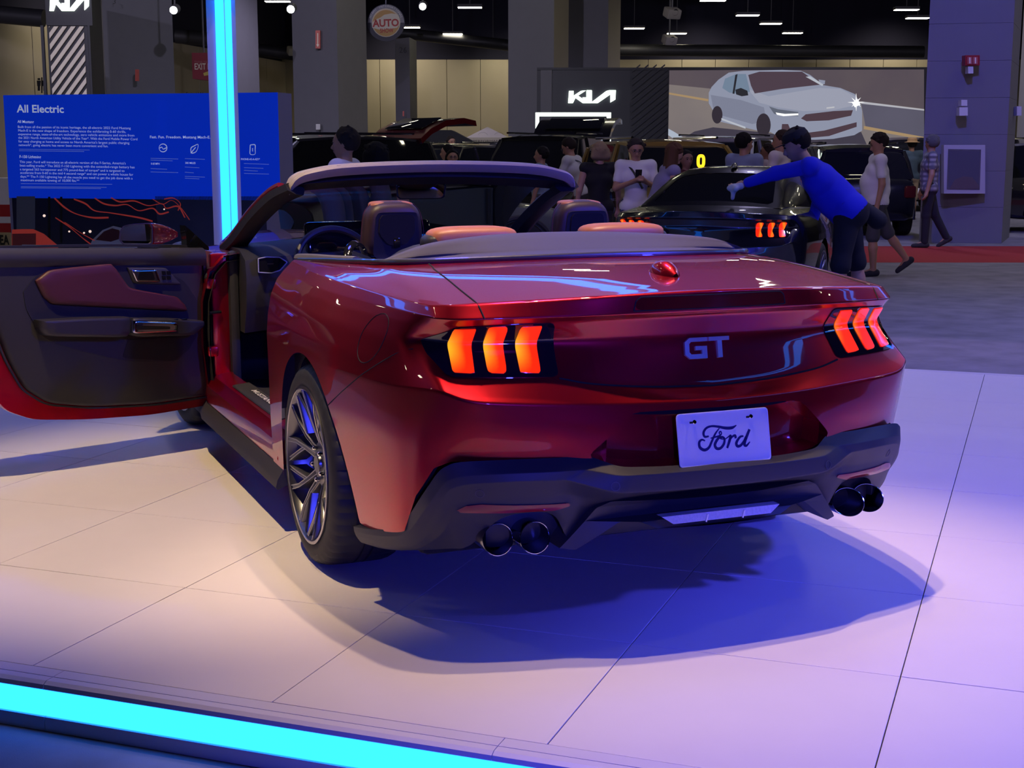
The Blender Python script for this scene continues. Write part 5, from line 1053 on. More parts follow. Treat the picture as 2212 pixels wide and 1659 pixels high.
# ---------------------------------------------------------------- hanging round show sign, exit sign, wall icons
RP = Plane(gz(790, 50), gz(880, 50)); rs_ = thing('round_sign', 'round hanging show sign with red lettering on an orange disc', 'sign')
sg = lambda nm, pts, m, h: RP.shape(nm, pts, m, rs_, h - .06 if h < .01 else h - .004, h)
sg('sign_disc', ring_px(834, 49, 40.5)[:-1], mat('sign_navy', (.03, .03, .06), .5), 0.); sg('grey_band', ring_px(834, 49, 39, 180, 360), mat('sign_grey', (.28, .28, .32), .5), .004); sg('cream_disc', ring_px(834, 49, 31)[:-1], mat('sign_cream', (.70, .62, .46), .5), .008); sg('orange_disc', ring_px(834, 50, 28.5)[:-1], mat('sign_orange', (.62, .36, .10), .5), .012)
M_sred = mat('sign_red', (.50, .03, .025), .5); M_scr = mat('sign_letter_cream', (.8, .74, .6), .5)
sg('white_swoosh', [(804, 60), (803, 50), (812, 42), (822, 38), (830, 32), (846, 29), (858, 31), (862, 38), (864, 50), (858, 60), (840, 63), (820, 64)], M_scr, .016)
RP.line('lettering', 'AUTO', 806, 58, 863, 56, 15, M_sred, rs_, .022, .035); RP.line('lettering', 'SHOW', 821, 71, 850, 70, 9, M_sred, rs_, .022, .02)
for k, chx in enumerate('MIAMI INTERNATIONAL'):
    a_ = math.radians(200 + 140 * k / 18)
    if chx != ' ':
        cx, cy = 834 + 33.3 * math.cos(a_), 49 + 33.3 * math.sin(a_); p = np.array(RP.at(cx, cy)); tx = -math.sin(a_); ty = math.cos(a_)
        text('lettering', chx, .105, RP.w(p, .02), RP.u * tx * 1. + RP.z * -ty, RP.u * ty + RP.z * tx, mat('sign_white', (.8, .8, .8), .5), rs_, align='CENTER', lift=0.)
c_ = hp(834, 9, 50); MB().tube([c_, c_ + [0, 0, 3.0]], .02, 6).build('hanger', M_case, rs_)
XP = Plane(gz(412, 48), gz(470, 48)); xs_ = thing('exit_sign', 'dark red hanging box sign reading exit beside the cyan column', 'sign')
XP.shape('sign_box', [(414, 114), (470, 114), (470, 176), (416, 170)], mat('sign_dark_red', (.30, .03, .05), .5), xs_, -.8, 0.); XP.line('lettering', 'EXIT HALL', 420, 150, 476, 150, 13, M_scr, xs_, .006, .015); XP.line('lettering', 'THANK YOU FOR', 420, 136, 462, 136, 4.5, mat('sign_pale_red', (.5, .2, .2), .5), xs_, .006)
XP.shape('yellow_arrow', [(439, 158), (452, 153), (452, 162), (441, 164)], mat('sign_yellow', (.7, .55, .12), .5), xs_, 0., .006)
p_ = hp(440, 114, 48.4); MB().tube([p_, p_ + [0, 0, 3.5]], .03, 6).build('hanger', M_case, xs_)
LP_ = Plane(gz(60, 46.5), gz(110, 47.5))
ic = thing('restroom_sign', 'black restroom figures on the beige wall left of the striped tower', 'sign'); M_bki = mat('sign_black', (.01, .01, .01), .6)
for cx, dress in ((84, 0), (96, 1)):
    LP_.shape('figure_icon', ring_px(cx, 171, 2.2)[:-1], M_bki, ic, -.02, .02); LP_.shape('figure_icon', [(cx - 3.5, 174), (cx + 3.5, 174), (cx + (3.5 if dress else 2.6), 186), (cx + 1.6, 186), (cx + 1.6, 196), (cx - 1.6, 196), (cx - 1.6, 186), (cx - (3.5 if dress else 2.6), 186)], M_bki, ic, -.02, .02)
LP_.shape('figure_icon', [(90, 167), (90.8, 167), (90.8, 201), (90, 201)], M_bki, ic, -.02, .02)
def wtext(name, label, s_, x0, y0, x1, y1, hpx, F, m=M_bki, cat='lettering'):
    pl = Plane(gz(x0, F), gz(x1 + 5, F)); o = pl.line(name, s_, x0, y0, x1, y1, hpx, m, None, 0.); tag(o, label, cat)
wtext('wall_lettering', 'black word Restrooms on the wall behind the slanted bars', 'Restrooms', 112, 192, 190, 194, 10, 47.3); wtext('wall_lettering', 'black word Exit on the wall just above the blue board', 'Exit / West', 401, 207, 452, 207, 8, 57)
wtext('pillar_number', 'number 37 at the top of the wide grey pillar', '37', 201, 12, 218, 12, 11, 42.9); wtext('pillar_number', 'lone number 3 high on the right face of the wide pillar', '3', 243, 8, 249, 8, 9, 42.9); wtext('pillar_number', 'number 26 near the top of the slim pillar', '26', 862, 114, 878, 114, 12, 57.8)
def wbox(name, label, cat, x0, y0, x1, y1, F, m, d=.06):
    pl = Plane(gz(x0, F), gz(x1, F)); r = thing(name, label, cat); pl.shape('plate', [(x0, y0), (x1, y0), (x1, y1), (x0, y1)], m, r, -.1, d); return r, pl
M_wbx = mat('box_white', (.6, .6, .62), .5); M_rsg = mat('sign_bright_red', (.55, .10, .08), .5)
r_, pl_ = wbox('extinguisher_sign', 'red upright extinguisher sign on the broad pillar', 'sign', 682, 66, 692, 105, 44.7, M_rsg); pl_.shape('arrow', [(686, 72), (688, 72), (688, 96), (690, 96), (687, 102), (684, 96), (686, 96)], M_scr, r_, .06, .066)
wbox('extinguisher_sign', 'small red upright sign on the wide grey pillar', 'sign', 293, 150, 299, 175, 43.2, M_rsg); wbox('extinguisher_sign', 'tiny red sign low on the slim pillar', 'sign', 870, 240, 873, 251, 57.9, M_rsg); wbox('wall_switch', 'small white box low on the broad pillar', 'wall box', 683, 268, 692, 280, 44.7, M_wbx)
r_, pl_ = wbox('fire_alarm', 'red fire alarm box high on the block pillar', 'fire alarm', 2082, 120, 2113, 142, 23.5, mat('alarm_red', (.30, .01, .02), .4), .08)
for xa in (2086, 2098): pl_.shape('strobe_lens', [(xa, 124), (xa + 10, 124), (xa + 10, 139), (xa, 139)], mat('alarm_lens', (.45, .12, .12), .3), r_, .08, .1); pl_.shape('strobe_mark', [(xa + 3.5, 125), (xa + 6, 125), (xa + 6, 138), (xa + 3.5, 138)], M_scr, r_, .1, .103)
wbox('alarm_sensor', 'small white box just under the fire alarm', 'wall box', 2089, 144, 2100, 159, 23.5, M_wbx); wbox('outlet_box', 'upper of the two white boxes on the block pillar', 'wall box', 2074, 216, 2087, 229, 23.5, M_wbx); wbox('outlet_box', 'lower white box on the block pillar', 'wall box', 2070, 232, 2088, 250, 23.5, M_wbx); wbox('corner_box', 'white box on the right edge of the block pillar', 'wall box', 2194, 230, 2204, 250, 24.6, M_wbx)
r_, pl_ = wbox('framed_cabinet', 'pale framed glossy cabinet door on the block pillar', 'cabinet', 2037, 313, 2126, 418, 23.5, mat('cabinet_frame', (.40, .40, .46), .5), .05); pl_.shape('glass_door', [(2046, 322), (2117, 323), (2114, 410), (2043, 409)], mat('cabinet_glass', (.25, .25, .32), .12, .6, noise=.3, nscale=9), r_, .05, .056); pl_.shape('inner_frame', [(2048, 326), (2114, 327), (2111, 406), (2047, 405)], mat('cabinet_door', (.16, .16, .24), .25, .5, bump=.5, bscale=6), r_, .056, .058)
pl_.shape('dark_mark', [(2050, 405), (2060, 388), (2078, 381), (2098, 383), (2112, 400), (2112, 408), (2050, 408)], mat('cabinet_brown', (.10, .075, .09), .5), r_, .058, .06)
# ---------------------------------------------------------------- tents and the striped stand at the left edge
bt_ = thing('black_tent', 'black flat-topped tent behind the dark cars', 'tent'); tp = [(861, 313), (898, 281), (975, 281), (1036, 313), (1036, 330), (861, 330)]; TQ = Plane(gz(861, 42), gz(1036, 42)); TQ.shape('tent_roof', tp, mat('tent_black', (.008, .008, .014), .8), bt_, -2.5, 0.)
for xa in (864, 1030): slab(TQ, bt_, 'tent_leg', xa, 328, xa + 3, 420, -.05, 0., M_case, 0.)
wt_ = thing('white_tent', 'white peaked canopy tent with dark round logos', 'tent'); pk = hp(1053, 274, 50); cs = [gz(1008, 49), gz(1099, 49), gz(1096, 53), gz(1012, 53)]; zt2 = hp(1053, 297, 49)[2]
cv_ = [np.array([c[0], c[1], zt2]) for c in cs]; M_ten = mat('tent_canvas', (.62, .56, .44), .8); tf = []; 
for i in range(4): mesh('canopy_side', [cv_[i], cv_[(i + 1) % 4], pk], [(0, 1, 2)], M_ten, wt_, False); mesh('valance_flap', [cv_[i], cv_[(i + 1) % 4], cv_[(i + 1) % 4] - [0, 0, .22], cv_[i] - [0, 0, .22]], [(0, 1, 2, 3)], M_ten, wt_, False); MB().tube([cv_[i], [cv_[i][0], cv_[i][1], 0]], .03, 6).build('tent_leg', M_case, wt_)
TW = Plane(gz(1008, 48.9), gz(1099, 48.9))
TW.line('lettering', 'PERFORMANCE', 1022, 307, 1090, 307, 4.5, M_bki, wt_, .0); TW2 = Plane(gz(1008, 49.3), gz(1099, 49.3))
for cx in (1043, 1078): TW2.ribbon('logo_ring', ring_px(cx, 294, 8, sx=1.3), 1.2, M_bki, wt_, .05); TW2.line('lettering', 'APEX', cx - 6, 296, cx + 8, 296, 4, M_bki, wt_, .05)
SQ = Plane(gz(-40, 17), gz(26, 17)); ss_ = thing('striped_stand', 'red and white striped counter at the left edge of the picture', 'counter')
for ya, yb, m in ((385, 442, M_wbx), (442, 468, M_redc), (468, 482, M_wbx), (482, 502, M_redc), (502, 532, mat('stand_tan', (.45, .36, .2), .6))): slab(SQ, ss_, 'stripe_panel', -40, ya, 24, yb, -.4, 0., m)
slab(SQ, ss_, 'stand_base', -40, 532, 24, 600, -.4, 0., M_case, 0.); SQ.line('lettering', 'EA', 0, 528, 20, 528, 20, M_bki, ss_, .006, .03)
# ---------------------------------------------------------------- cars further back (local frame: y forward)
def bgcar(label, loc, heading, m, kind='suv', L=4.75, Wd=1.92, Ht=1.72, hatch=None, lampc=None, glass=None, group=None):
    """heading: direction the car faces, as an angle from the view direction (0 away from us, + to the right)"""
    r = tag(empty({'suv': 'sport_utility_car', 'low': 'parked_car'}[kind], tuple(loc), 0), label, 'car', group); r.rotation_euler = (0, 0, -YAW - heading); glass = glass or M_dglass
    h = L / 2; w = Wd / 2; hood, belt = (1.02, 1.06) if kind == 'suv' else (.90, .94)
    st = [(-h, .80, .42, .90 if kind == 'suv' else .86), (-h + .10, .93, .30, belt - .02), (-h + .5, .99, .24, belt), (-.5, 1., .22, belt), (.6, 1., .22, belt - .01), (1.05, .99, .22, hood + .02), (h - .6, .97, .24, hood - .02), (h - .15, .90, .28, hood - .12), (h, .74, .40, hood - .26)]
    rings = []
    for y, k, zl, zh in st:
        t = zh - zl; hf = [(0, zl), (.80 * w * k, zl), (.97 * w * k, zl + .08 * t), (1.0 * w * k, zl + .45 * t), (.985 * w * k, zl + .75 * t), (.93 * w * k, zl + .95 * t), (.80 * w * k, zh), (0, zh + .02)]; rings.append([(x, y, z) for x, z in hf] + [(-x, y, z) for x, z in hf[1:-1][::-1]])
    MB().loft(fsp(np.array(rings), .6, 3, 2)).build('lower_body', m, r, ang=40)
    if kind == 'suv': gs = [(-h + .12, .86, belt + .02, .80), (-h + .32, .84, Ht - .06, .72), (-h + .9, .86, Ht, .74), (-.2, .87, Ht + .01, .75), (.45, .87, Ht - .03, .74), (1.25, .84, belt, .80)]
    else: gs = [(-h + .45, .78, belt + .02, .72), (-h + 1.05, .74, Ht - .12, .66), (-.45, .76, Ht, .66), (.1, .77, Ht - .01, .66), (.45, .77, Ht - .05, .66), (1.35, .80, belt, .74)]
    gr = []; rr = []
    for y, kb, zr, kt in gs:
        zb3 = belt - .04; gr.append([(w * kb, y, zb3), (w * (kb * .5 + kt * .5), y, (zb3 + zr) / 2 + .02), (w * kt, y, zr - .04), (w * kt * .8, y, zr - .015), (-w * kt * .8, y, zr - .015), (-w * kt, y, zr - .04), (-w * (kb * .5 + kt * .5), y, (zb3 + zr) / 2 + .02), (-w * kb, y, zb3)])
        if zr > belt + .1: rr.append([(w * kt * 1.01, y, zr - .05), (w * kt * .98, y, zr - .01), (w * kt * .5, y, zr + .02), (0, y, zr + .028), (-w * kt * .5, y, zr + .02), (-w * kt * .98, y, zr - .01), (-w * kt * 1.01, y, zr - .05), (0, y, zr - .06)])
    gd = MB().loft(fsp(np.array(gr), .35, 3, 2)).build('cabin_glass', glass, r, ang=30); MB().loft(fsp(np.array(rr), .5, 3, 2)).build('roof', m, r, ang=40)
    for sx in (-1, 1):
        for y0, y1, zz in ((gs[1][0], gs[1][0] - .16, 0), (-.15, -.2, 0), (gs[-2][0] + .02, gs[-1][0] - .08, 0)):
            z1 = np.interp(y0, [g[0] for g in gs], [g[2] for g in gs]) - .04; k1 = np.interp(y0, [g[0] for g in gs], [g[3] for g in gs]); k0 = np.interp(y1, [g[0] for g in gs], [g[1] for g in gs])
            MB().tube([(sx * w * k0 * 1.0, y1, belt - .03), (sx * w * (k0 + k1) * .505, (y0 + y1) / 2, (belt + z1) / 2 + .02), (sx * w * k1 * 1.0, y0, z1)], .035, 6).build('pillar', m, r)
        MB().tube([(sx * w * .90, 1.02, belt + .02), (sx * (w + .08), .98, belt + .05)], .05, 8).build('side_mirror', m, r); MB().ell((sx * (w + .1), .98, belt + .07), (.10, .06, .075)).build('mirror_head', m, r)
        if kind == 'suv': MB().tube([(sx * w * .66, -h + .6, Ht + .05), (sx * w * .66, .3, Ht + .05)], .02, 6).build('roof_rail', M_chr, r)
        MB().box((sx * w * .80, -h + .03, .80), (.22, .10, .22), bev=.04, rz=sx * .35).build('tail_lamp', mat('dim_tail_lamp', (.12, .004, .006), .2, coat=1.), r); MB().box((sx * w * .70, h - .06, hood - .22), (.42, .12, .12), bev=.04, rz=-sx * .35).build('headlamp', MATS['headlamp_glass'], r)
        for y in (-h + .92, h - .95):
            wh = empty('wheel', (sx * (w - .11), y, .36), 0, r); MB().lathe([(.24, -.11), (.34, -.115), (.36, -.08), (.36, .08), (.34, .115), (.24, .11)], 28, (0, 0, 0), (1, 0, 0)).build('tyre', M_rub, wh); MB().lathe([(.25, .06 * sx), (.24, .105 * sx), (.22, .10 * sx), (.06, .08 * sx), (0, .085 * sx)], 20, (0, 0, 0), (1, 0, 0)).build('rim', M_rim, wh)
            MB().tube([(sx * (w + .002), y + .42 * math.cos(a_), .34 + .42 * math.sin(a_)) for a_ in np.linspace(-.1, math.pi + .1, 20)], .028, 6).build('arch_trim', M_blk, r)
    MB().box((0, h - .04, .55), (1.1, .12, .22), bev=.04).build('grille', M_gloss, r); MB().box((0, -h - .0, .52), (.5, .03, .14), bev=.01).build('number_plate', M_wbx, r)
    if hatch:
        hm, ang_h = hatch; hg = empty('tailgate', (0, -h + .55, Ht - .02), 0, r); hg.rotation_euler = (ang_h, 0, 0)
        sec_ = [(y, z) for y, z in ((0, 0), (-.25, .05), (-.6, .03), (-.95, -.10), (-1.15, -.25))]; MB().loft([[(w * .80 * kx, y, z) for kx in (-1, -.92, -.5, 0, .5, .92, 1)] + [(w * .80 * kx, y + .02, z - .09) for kx in (1, .5, 0, -.5, -1)] for y, z in sec_]).build('tailgate_panel', hm, hg, ang=40); MB().box((0, -.45, .055), (1.1, .45, .02), bev=.01, rx=.06).build('tailgate_glass', glass, hg)
    return r
M_redp = paint('deep_red_paint', (.16, .004, .014), .04); M_gold = mat('gold_paint', (.40, .26, .06), .3, .5, 1.); M_silv = mat('silver_paint', (.42, .42, .43), .3, .6, 1.); M_grey = mat('grey_green_paint', (.10, .115, .12), .3, .2, 1.)
M_cglass = mat('clear_dark_glass', (.03, .033, .04), .03, coat=1.)
bgcar('black SUV with raised dark red tailgate behind the purple-lit man', gz(655, 23.2), -2.25, M_blkpaint, hatch=(M_redp, -.47), Ht=1.74)
bgcar('black crossover behind the two women, in front of the black tent', gz(952, 30), -2.75, M_blkpaint, Ht=1.62)
bgcar('black SUV with open tailgate in front of the white light gate', gz(1178, 26.2), -2.85, M_blkpaint, hatch=(M_blkpaint, -.52), Ht=1.78)
bgcar('gold SUV behind the man holding a phone', gz(1440, 21.0), 2.95, M_gold, Ht=1.66)
bgcar('silver SUV in front of the left part of the screen', gz(1545, 26.0), -2.8, M_silv, Ht=1.74)
bgcar('black SUV behind the man in the cream shirt', gz(1640, 33.0), 3.0, M_blkpaint, Ht=1.72)
bgcar('black SUV between the man in blue and the man in the white tee', gz(1815, 27.5), .05, M_blkpaint, Ht=1.6)
bgcar('black SUV behind the man in the straw hat', gz(1938, 37.5), .15, M_blkpaint, Ht=1.8)
bgcar('dark car at the right edge beyond the block pillar', gz(2330, 28.0), 1.3, M_blkpaint, Ht=1.7)
gcar = bgcar('grey coupe seen through the windscreen of the red convertible', gz(852, 17.3), 1.25, M_grey, 'low', Ht=1.35, L=4.5)
MB().loft([[(wv * math.cos(a_), y, 1.335 + hv * math.sin(a_)) for a_ in np.linspace(0, math.pi, 8)] for y, wv, hv in ((-1.55, .012, .004), (-1.50, .025, .05), (-1.42, .028, .085), (-1.30, .012, .01))], caps=False, close=False).build('roof_fin', mat('fin_white', (.5, .5, .55), .4), gcar)
jp = thing('black_placard', 'black placard with white letters in front of the gold SUV', 'sign', tuple(gz(1325, 17.7))); jp.rotation_euler = (0, 0, RZ)
MB().box((0, 0, .98), (.16, .03, .30), bev=.005).build('placard_panel', M_gloss, jp, False); MB().box((0, 0, .42), (.03, .03, .84)).build('placard_post', M_case, jp, False); MB().box((0, 0, .01), (.3, .3, .02)).build('placard_foot', M_case, jp, False)
text('lettering', 'Jeep', .085, (-.075, -.017, 1.03), (1, 0, 0), (0, 0, 1), M_wbx, jp, width=.15, bold=.03); text('lettering', 'FREEDOM', .04, (-.075, -.017, .92), (1, 0, 0), (0, 0, 1), M_wbx, jp, width=.15)
# ---------------------------------------------------------------- people (local frame: x right, y the way they face, z up)
SK = dict(light=(.50, .28, .19), tan=(.38, .20, .12), brown=(.24, .12, .075))
def unit(v): v = np.asarray(v, float); return v / np.linalg.norm(v)
def person(label, px, F, face, H=1.75, skin='tan', shirt=(.5, .5, .5), pants=(.05, .05, .06), hair=(.02, .015, .012), sleeve='short', legs='long', torso=(0, 0, 1), aL=((-.25, .05, -1), (-.1, .25, -1)), aR=((.25, .05, -1), (.1, .25, -1)), lL=((-.04, .03, -1), (-.02, -.03, -1)), lR=((.04, .03, -1), (.02, -.03, -1)),
           head=(0, 0), hairlen=0., wide=1., belly=0., shoes=(.03, .03, .03), cap=None, hat=None, glasses=False, z0=None, extra=None, plaid=None, res=.0125, dress=False, noshoe=False):
    """face: direction faced, as an angle from the view direction (0 = away from us, + = to the right)"""
    s = H / 1.75; root = tag(empty('person', tuple(gz(px, F))), label, 'person'); root.rotation_euler = (0, 0, -YAW - face)
    t = unit(torso); rt = np.array([1., 0, 0]); rt = unit(rt - t * (rt @ t)); fw = np.cross(t, rt); B = lambda x, y, z: rt * x * s + fw * y * s + t * z * s
    # legs first, so that the lower foot stands on the floor
    hipL, hipR = np.array([-.09 * s, 0, 0]), np.array([.09 * s, 0, 0]); J = {}
    for n, h, (th, sh_) in (('L', hipL, lL), ('R', hipR, lR)):
        k = h + unit(th) * .43 * s; a = k + unit(sh_) * .42 * s; J['k' + n], J['a' + n], J['h' + n] = k, a, h
    zp = -min(J['aL'][2], J['aR'][2]) + .075 * s; P0 = np.array([0, 0, zp]); 
    for k in list(J): J[k] = J[k] + P0
    ch = P0 + B(0, 0, .33); nk = P0 + B(0, -.01, .53); shl = {'L': P0 + B(-.185 * wide, 0, .475), 'R': P0 + B(.185 * wide, 0, .475)}
    hu = unit(t * .75 + np.array([0, 0, 1.]) * .5); hc = nk + hu * .135 * s; yw, pt = head; hf0 = unit(fw - hu * (fw @ hu)); hr = np.cross(hf0, hu)
    hf = unit(hf0 * math.cos(yw) + hr * math.sin(yw)); hf = unit(hf * math.cos(pt) + hu * math.sin(pt)); hu = unit(hu - hf * (hu @ hf)); hr = np.cross(hf, hu); HD = lambda x, y, z: hc + (hr * x + hf * y + hu * z) * s
    torso_p = [(P0 + B(-.07, 0, -.02), P0 + B(.07, 0, -.02), .115 * s * wide, .115 * s * wide), (P0 + B(0, .005, .02), P0 + B(0, .015 + belly * .5, .2), .115 * s * wide, (.118 + belly) * s * wide), (P0 + B(-.065 * wide, .01, .33), P0 + B(.065 * wide, .01, .33), .115 * s, .115 * s), (P0 + B(0, .01, .12), ch, (.115 + belly) * s * wide, .12 * s), (shl['L'], P0 + B(-.03, 0, .44), .062 * s, .085 * s), (shl['R'], P0 + B(.03, 0, .44), .062 * s, .085 * s)]
    neck = [(P0 + B(0, 0, .45), nk + (hc - nk) * .4, .062 * s, .053 * s)]
    headp = [(HD(0, -.012, .02), HD(0, -.01, .03), .093 * s, .093 * s), (HD(0, .02, .03), HD(0, .025, -.02), .078 * s, .07 * s), (HD(0, .035, -.045), HD(0, .055, -.085), .055 * s, .034 * s), (HD(0, .10, .0), HD(0, .115, -.032), .009 * s, .015 * s), (HD(-.03, .086, .022), HD(.03, .086, .022), .014 * s, .014 * s), (HD(0, .088, -.058), HD(0, .09, -.062), .017 * s, .017 * s)] + [(HD(e * .085, -.005, .015), HD(e * .089, -.012, -.015), .016 * s, .012 * s) for e in (-1, 1)]
    body = torso_p + neck + headp; arms = {}; hands = []
    for n, (u, f) in (('L', aL), ('R', aR)):
        sg = -1 if n == 'L' else 1; U = lambda v: rt * v[0] + fw * v[1] + t * v[2]
        el = shl[n] + unit(U(u)) * .29 * s; wr = el + unit(U(f)) * .245 * s; d = unit(U(f)); arms[n] = (shl[n], el, wr)
        body += [(shl[n], el, .052 * s, .041 * s), (el, wr, .040 * s, .027 * s)]
        pn_ = unit(np.cross(d, rt * sg + fw * .3)); ac = unit(np.cross(pn_, d)); pc = wr + d * .045 * s; hp_ = [(wr, wr + d * .075 * s, .026 * s, .032 * s), (wr + d * .05 * s - ac * .018 * s, wr + d * .085 * s - ac * .024 * s, .018 * s, .016 * s), (wr + d * .05 * s + ac * .018 * s, wr + d * .085 * s + ac * .024 * s, .018 * s, .016 * s)]
        for q in range(4):
            b0 = wr + (d * .088 + ac * (-.03 + .02 * q)) * s; ln = (.052, .062, .06, .045)[q]; m1 = b0 + (d * ln * .6 + pn_ * .008) * s; e1 = m1 + (d * ln * .5 + pn_ * .022) * s; hp_ += [(b0, m1, .0105 * s, .0098 * s), (m1, e1, .0098 * s, .0085 * s)]
        th0 = wr + (d * .03 - ac * .03 * 1) * s; th1 = th0 + (d * .035 - ac * .028 + pn_ * .012) * s; hp_ += [(th0, th1, .0125 * s, .011 * s), (th1, th1 + (d * .03 - ac * .004 + pn_ * .006) * s, .011 * s, .009 * s)]
        hands += hp_
    body += hands
    for n in 'LR':
        h, k, a = J['h' + n], J['k' + n], J['a' + n]; sd = unit(a - k); tf = unit(np.array([0, 1., 0]) - sd * (sd[1]) * .9); ft = unit(np.cross(np.cross(sd, np.array([0, 1., 0])), sd)) if abs(sd[1]) < .98 else np.array([0, 0, 1.]); J['f' + n] = ft
        body += [(h, k, .082 * s * wide, .056 * s), (k + (a - k) * 0, k + (a - k) * .35, .052 * s, .055 * s), (k + (a - k) * .35, a, .055 * s, .034 * s), (a, a + ft * .15 * s + sd * .045 * s, .036 * s, .028 * s)]
    M_s = mat('skin_' + skin, SK[skin], .55); soft('body', body, res, M_s, root, .018)
    col = lambda nm, c: mat(nm + '_%02d%02d%02d' % tuple(int(x * 99) for x in c), c, .85, bump=.25, bscale=260)
    # shirt
    g = .014 * s; sp = [(a, b, r1 + g, r2 + g) for a, b, r1, r2 in torso_p]; cuts = []; slv = []
    for n in 'LR':
        S_, el, wr = arms[n]
        if sleeve == 'short': e = S_ + (el - S_) * .62; sp += [(S_, e, .060 * s, .058 * s)]
        elif sleeve == 'long': slv.append([(S_, el, .064 * s, .056 * s), (el, el + (wr - el) * .98, .054 * s, .042 * s)])
    if dress: sp += [(P0 + B(0, 0, 0), P0 + np.array([0, .03, -.28 * s]), .15 * s, .19 * s)]
    else: cuts.append((P0 + B(0, 0, -.065), -t))
    M_sh = col('shirt', shirt)
    if plaid:
        M_sh = mat('plaid_shirt', shirt, .85); nt = M_sh.node_tree; tc = nt.nodes.new('ShaderNodeTexCoord'); mxs = []
        for ax in ('Z', 'X'):
            wv = nt.nodes.new('ShaderNodeTexWave'); wv.bands_direction = ax; wv.inputs['Scale'].default_value = 4.2; nt.links.new(tc.outputs['Object'], wv.inputs['Vector']); mxs.append(wv)
        ad = nt.nodes.new('ShaderNodeMath'); ad.operation = 'MULTIPLY'; nt.links.new(mxs[0].outputs['Fac'], ad.inputs[0]); nt.links.new(mxs[1].outputs['Fac'], ad.inputs[1]); mx = nt.nodes.new('ShaderNodeMix'); mx.data_type = 'RGBA'; mx.inputs[6].default_value = (*plaid, 1); mx.inputs[7].default_value = (*shirt, 1)
        nt.links.new(ad.outputs[0], mx.inputs[0]); nt.links.new(mx.outputs[2], nt.nodes['Principled BSDF'].inputs['Base Color'])
    soft('dress' if dress else 'shirt', sp, res * 1.1, M_sh, root, .03, cuts)
    for q in slv: soft('sleeve', q, res * 1.1, M_sh, root, .03)
    # trousers or shorts
    pp_ = [(P0 + B(-.07, 0, -.02), P0 + B(.07, 0, -.02), .125 * s * wide, .125 * s * wide), (P0, P0 + B(0, .0, .07), .122 * s * wide, (.122 + belly * .3) * s * wide)]
    for n in 'LR':
        h, k, a = J['h' + n], J['k' + n], J['a' + n]
        pp_ += [(h, k, .094 * s * wide, .071 * s)] + ([(k, a + (k - a) * .03, .068 * s, .056 * s)] if legs == 'long' else [(k + (h - k) * .04, k + (a - k) * .04, .080 * s, .082 * s)] if legs == 'short' else [])
    soft('trousers' if legs == 'long' else 'shorts', pp_, res * 1.1, col('pants', pants), root, .025, [(P0 + B(0, 0, .09), t)])
    for n in 'LR':
        a, ft = J['a' + n], J['f' + n]; sd = unit(J['a' + n] - J['k' + n]); soft('shoe', [(a - ft * .035 * s + sd * .03 * s, a + ft * .04 * s + sd * .035 * s, .044 * s, .045 * s), (a + ft * .04 * s + sd * .035 * s, a + ft * .165 * s + sd * .05 * s, .045 * s, .034 * s)], .011, col('shoe', shoes), root, .015, [(a + sd * .072 * s, sd)])
    # hair
    if hair is not None:
        hps = [(HD(0, -.02, .028), HD(0, -.015, .04), .104 * s, .102 * s)]; M_h = mat('hair_%02d%02d%02d' % tuple(int(x * 99) for x in hair), tuple(x * .6 for x in hair), .8, bump=.6, bscale=90, spec=.2); pst_ = None
        cutn = unit(hf * .80 - hu * .60); cts = [(HD(0, .045, .045), cutn)]
        lng = []
        if hairlen:
            for e in (-1, -.5, 0, .5, 1): lng += [(HD(e * .07, -.05 - .03 * (1 - abs(e)), .02), HD(e * .085, -.065, -.02) - np.array([0, 0, hairlen * .5 * s]), .05 * s, .045 * s), (HD(e * .085, -.065, -.02) - np.array([0, 0, hairlen * .5 * s]), HD(e * .08, -.055, -.02) - np.array([0, 0, hairlen * s]), .045 * s, .028 * s)]
        else: cts.append((HD(0, -.03, -.055), -hu))
        if hairlen > .4:
            for dx_, dy_ in ((.10, -.02), (.115, -.05), (.11, -.08)): lng += [(HD(dx_ * .75, dy_, .03), HD(dx_, dy_, -.02) - np.array([0, 0, .18 * s]), .04 * s, .045 * s), (HD(dx_, dy_, -.02) - np.array([0, 0, .18 * s]), HD(dx_ * 1.1, dy_ - .03, -.02) - np.array([0, 0, hairlen * s]), .045 * s, .026 * s)]
        rr_ = random.Random(int(px))
        for _ in range(26):
            v_ = unit((rr_.gauss(0, 1), rr_.gauss(-.25, .8), abs(rr_.gauss(.4, .6)))); hps.append((HD(*(v_ * .088 + np.array([0, -.015, .035]))), HD(*(v_ * .104 + np.array([rr_.uniform(-.02, .02), -.012, .035 + rr_.uniform(-.012, .006)]))), .018 * s, .012 * s))
        soft('hair', hps, .0095, M_h, root, .010, cts)
        if lng: soft('long_hair', lng, .0105, M_h, root, .012)
    ey = MB()
    for e in (-1, 1): ey.ell(HD(e * .031, .0955, .012), (.0105 * s, .0105 * s, .008 * s), 8, 6)
    ey.build('eyes', mat('eye_dark', (.02, .015, .015), .2), root); MB().tube([HD(-.024, .0985, -.054), HD(0, .105, -.057), HD(.024, .0985, -.054)], .0042 * s, 5).build('lips', mat('lip_red', (.26, .09, .075), .5), root)
    if hair is not None: 
        br = MB()
        for e in (-1, 1): br.tube([HD(e * .014, .103, .029), HD(e * .03, .101, .034), HD(e * .047, .092, .029)], .0042 * s, 5)
        br.build('eyebrows', M_h, root)
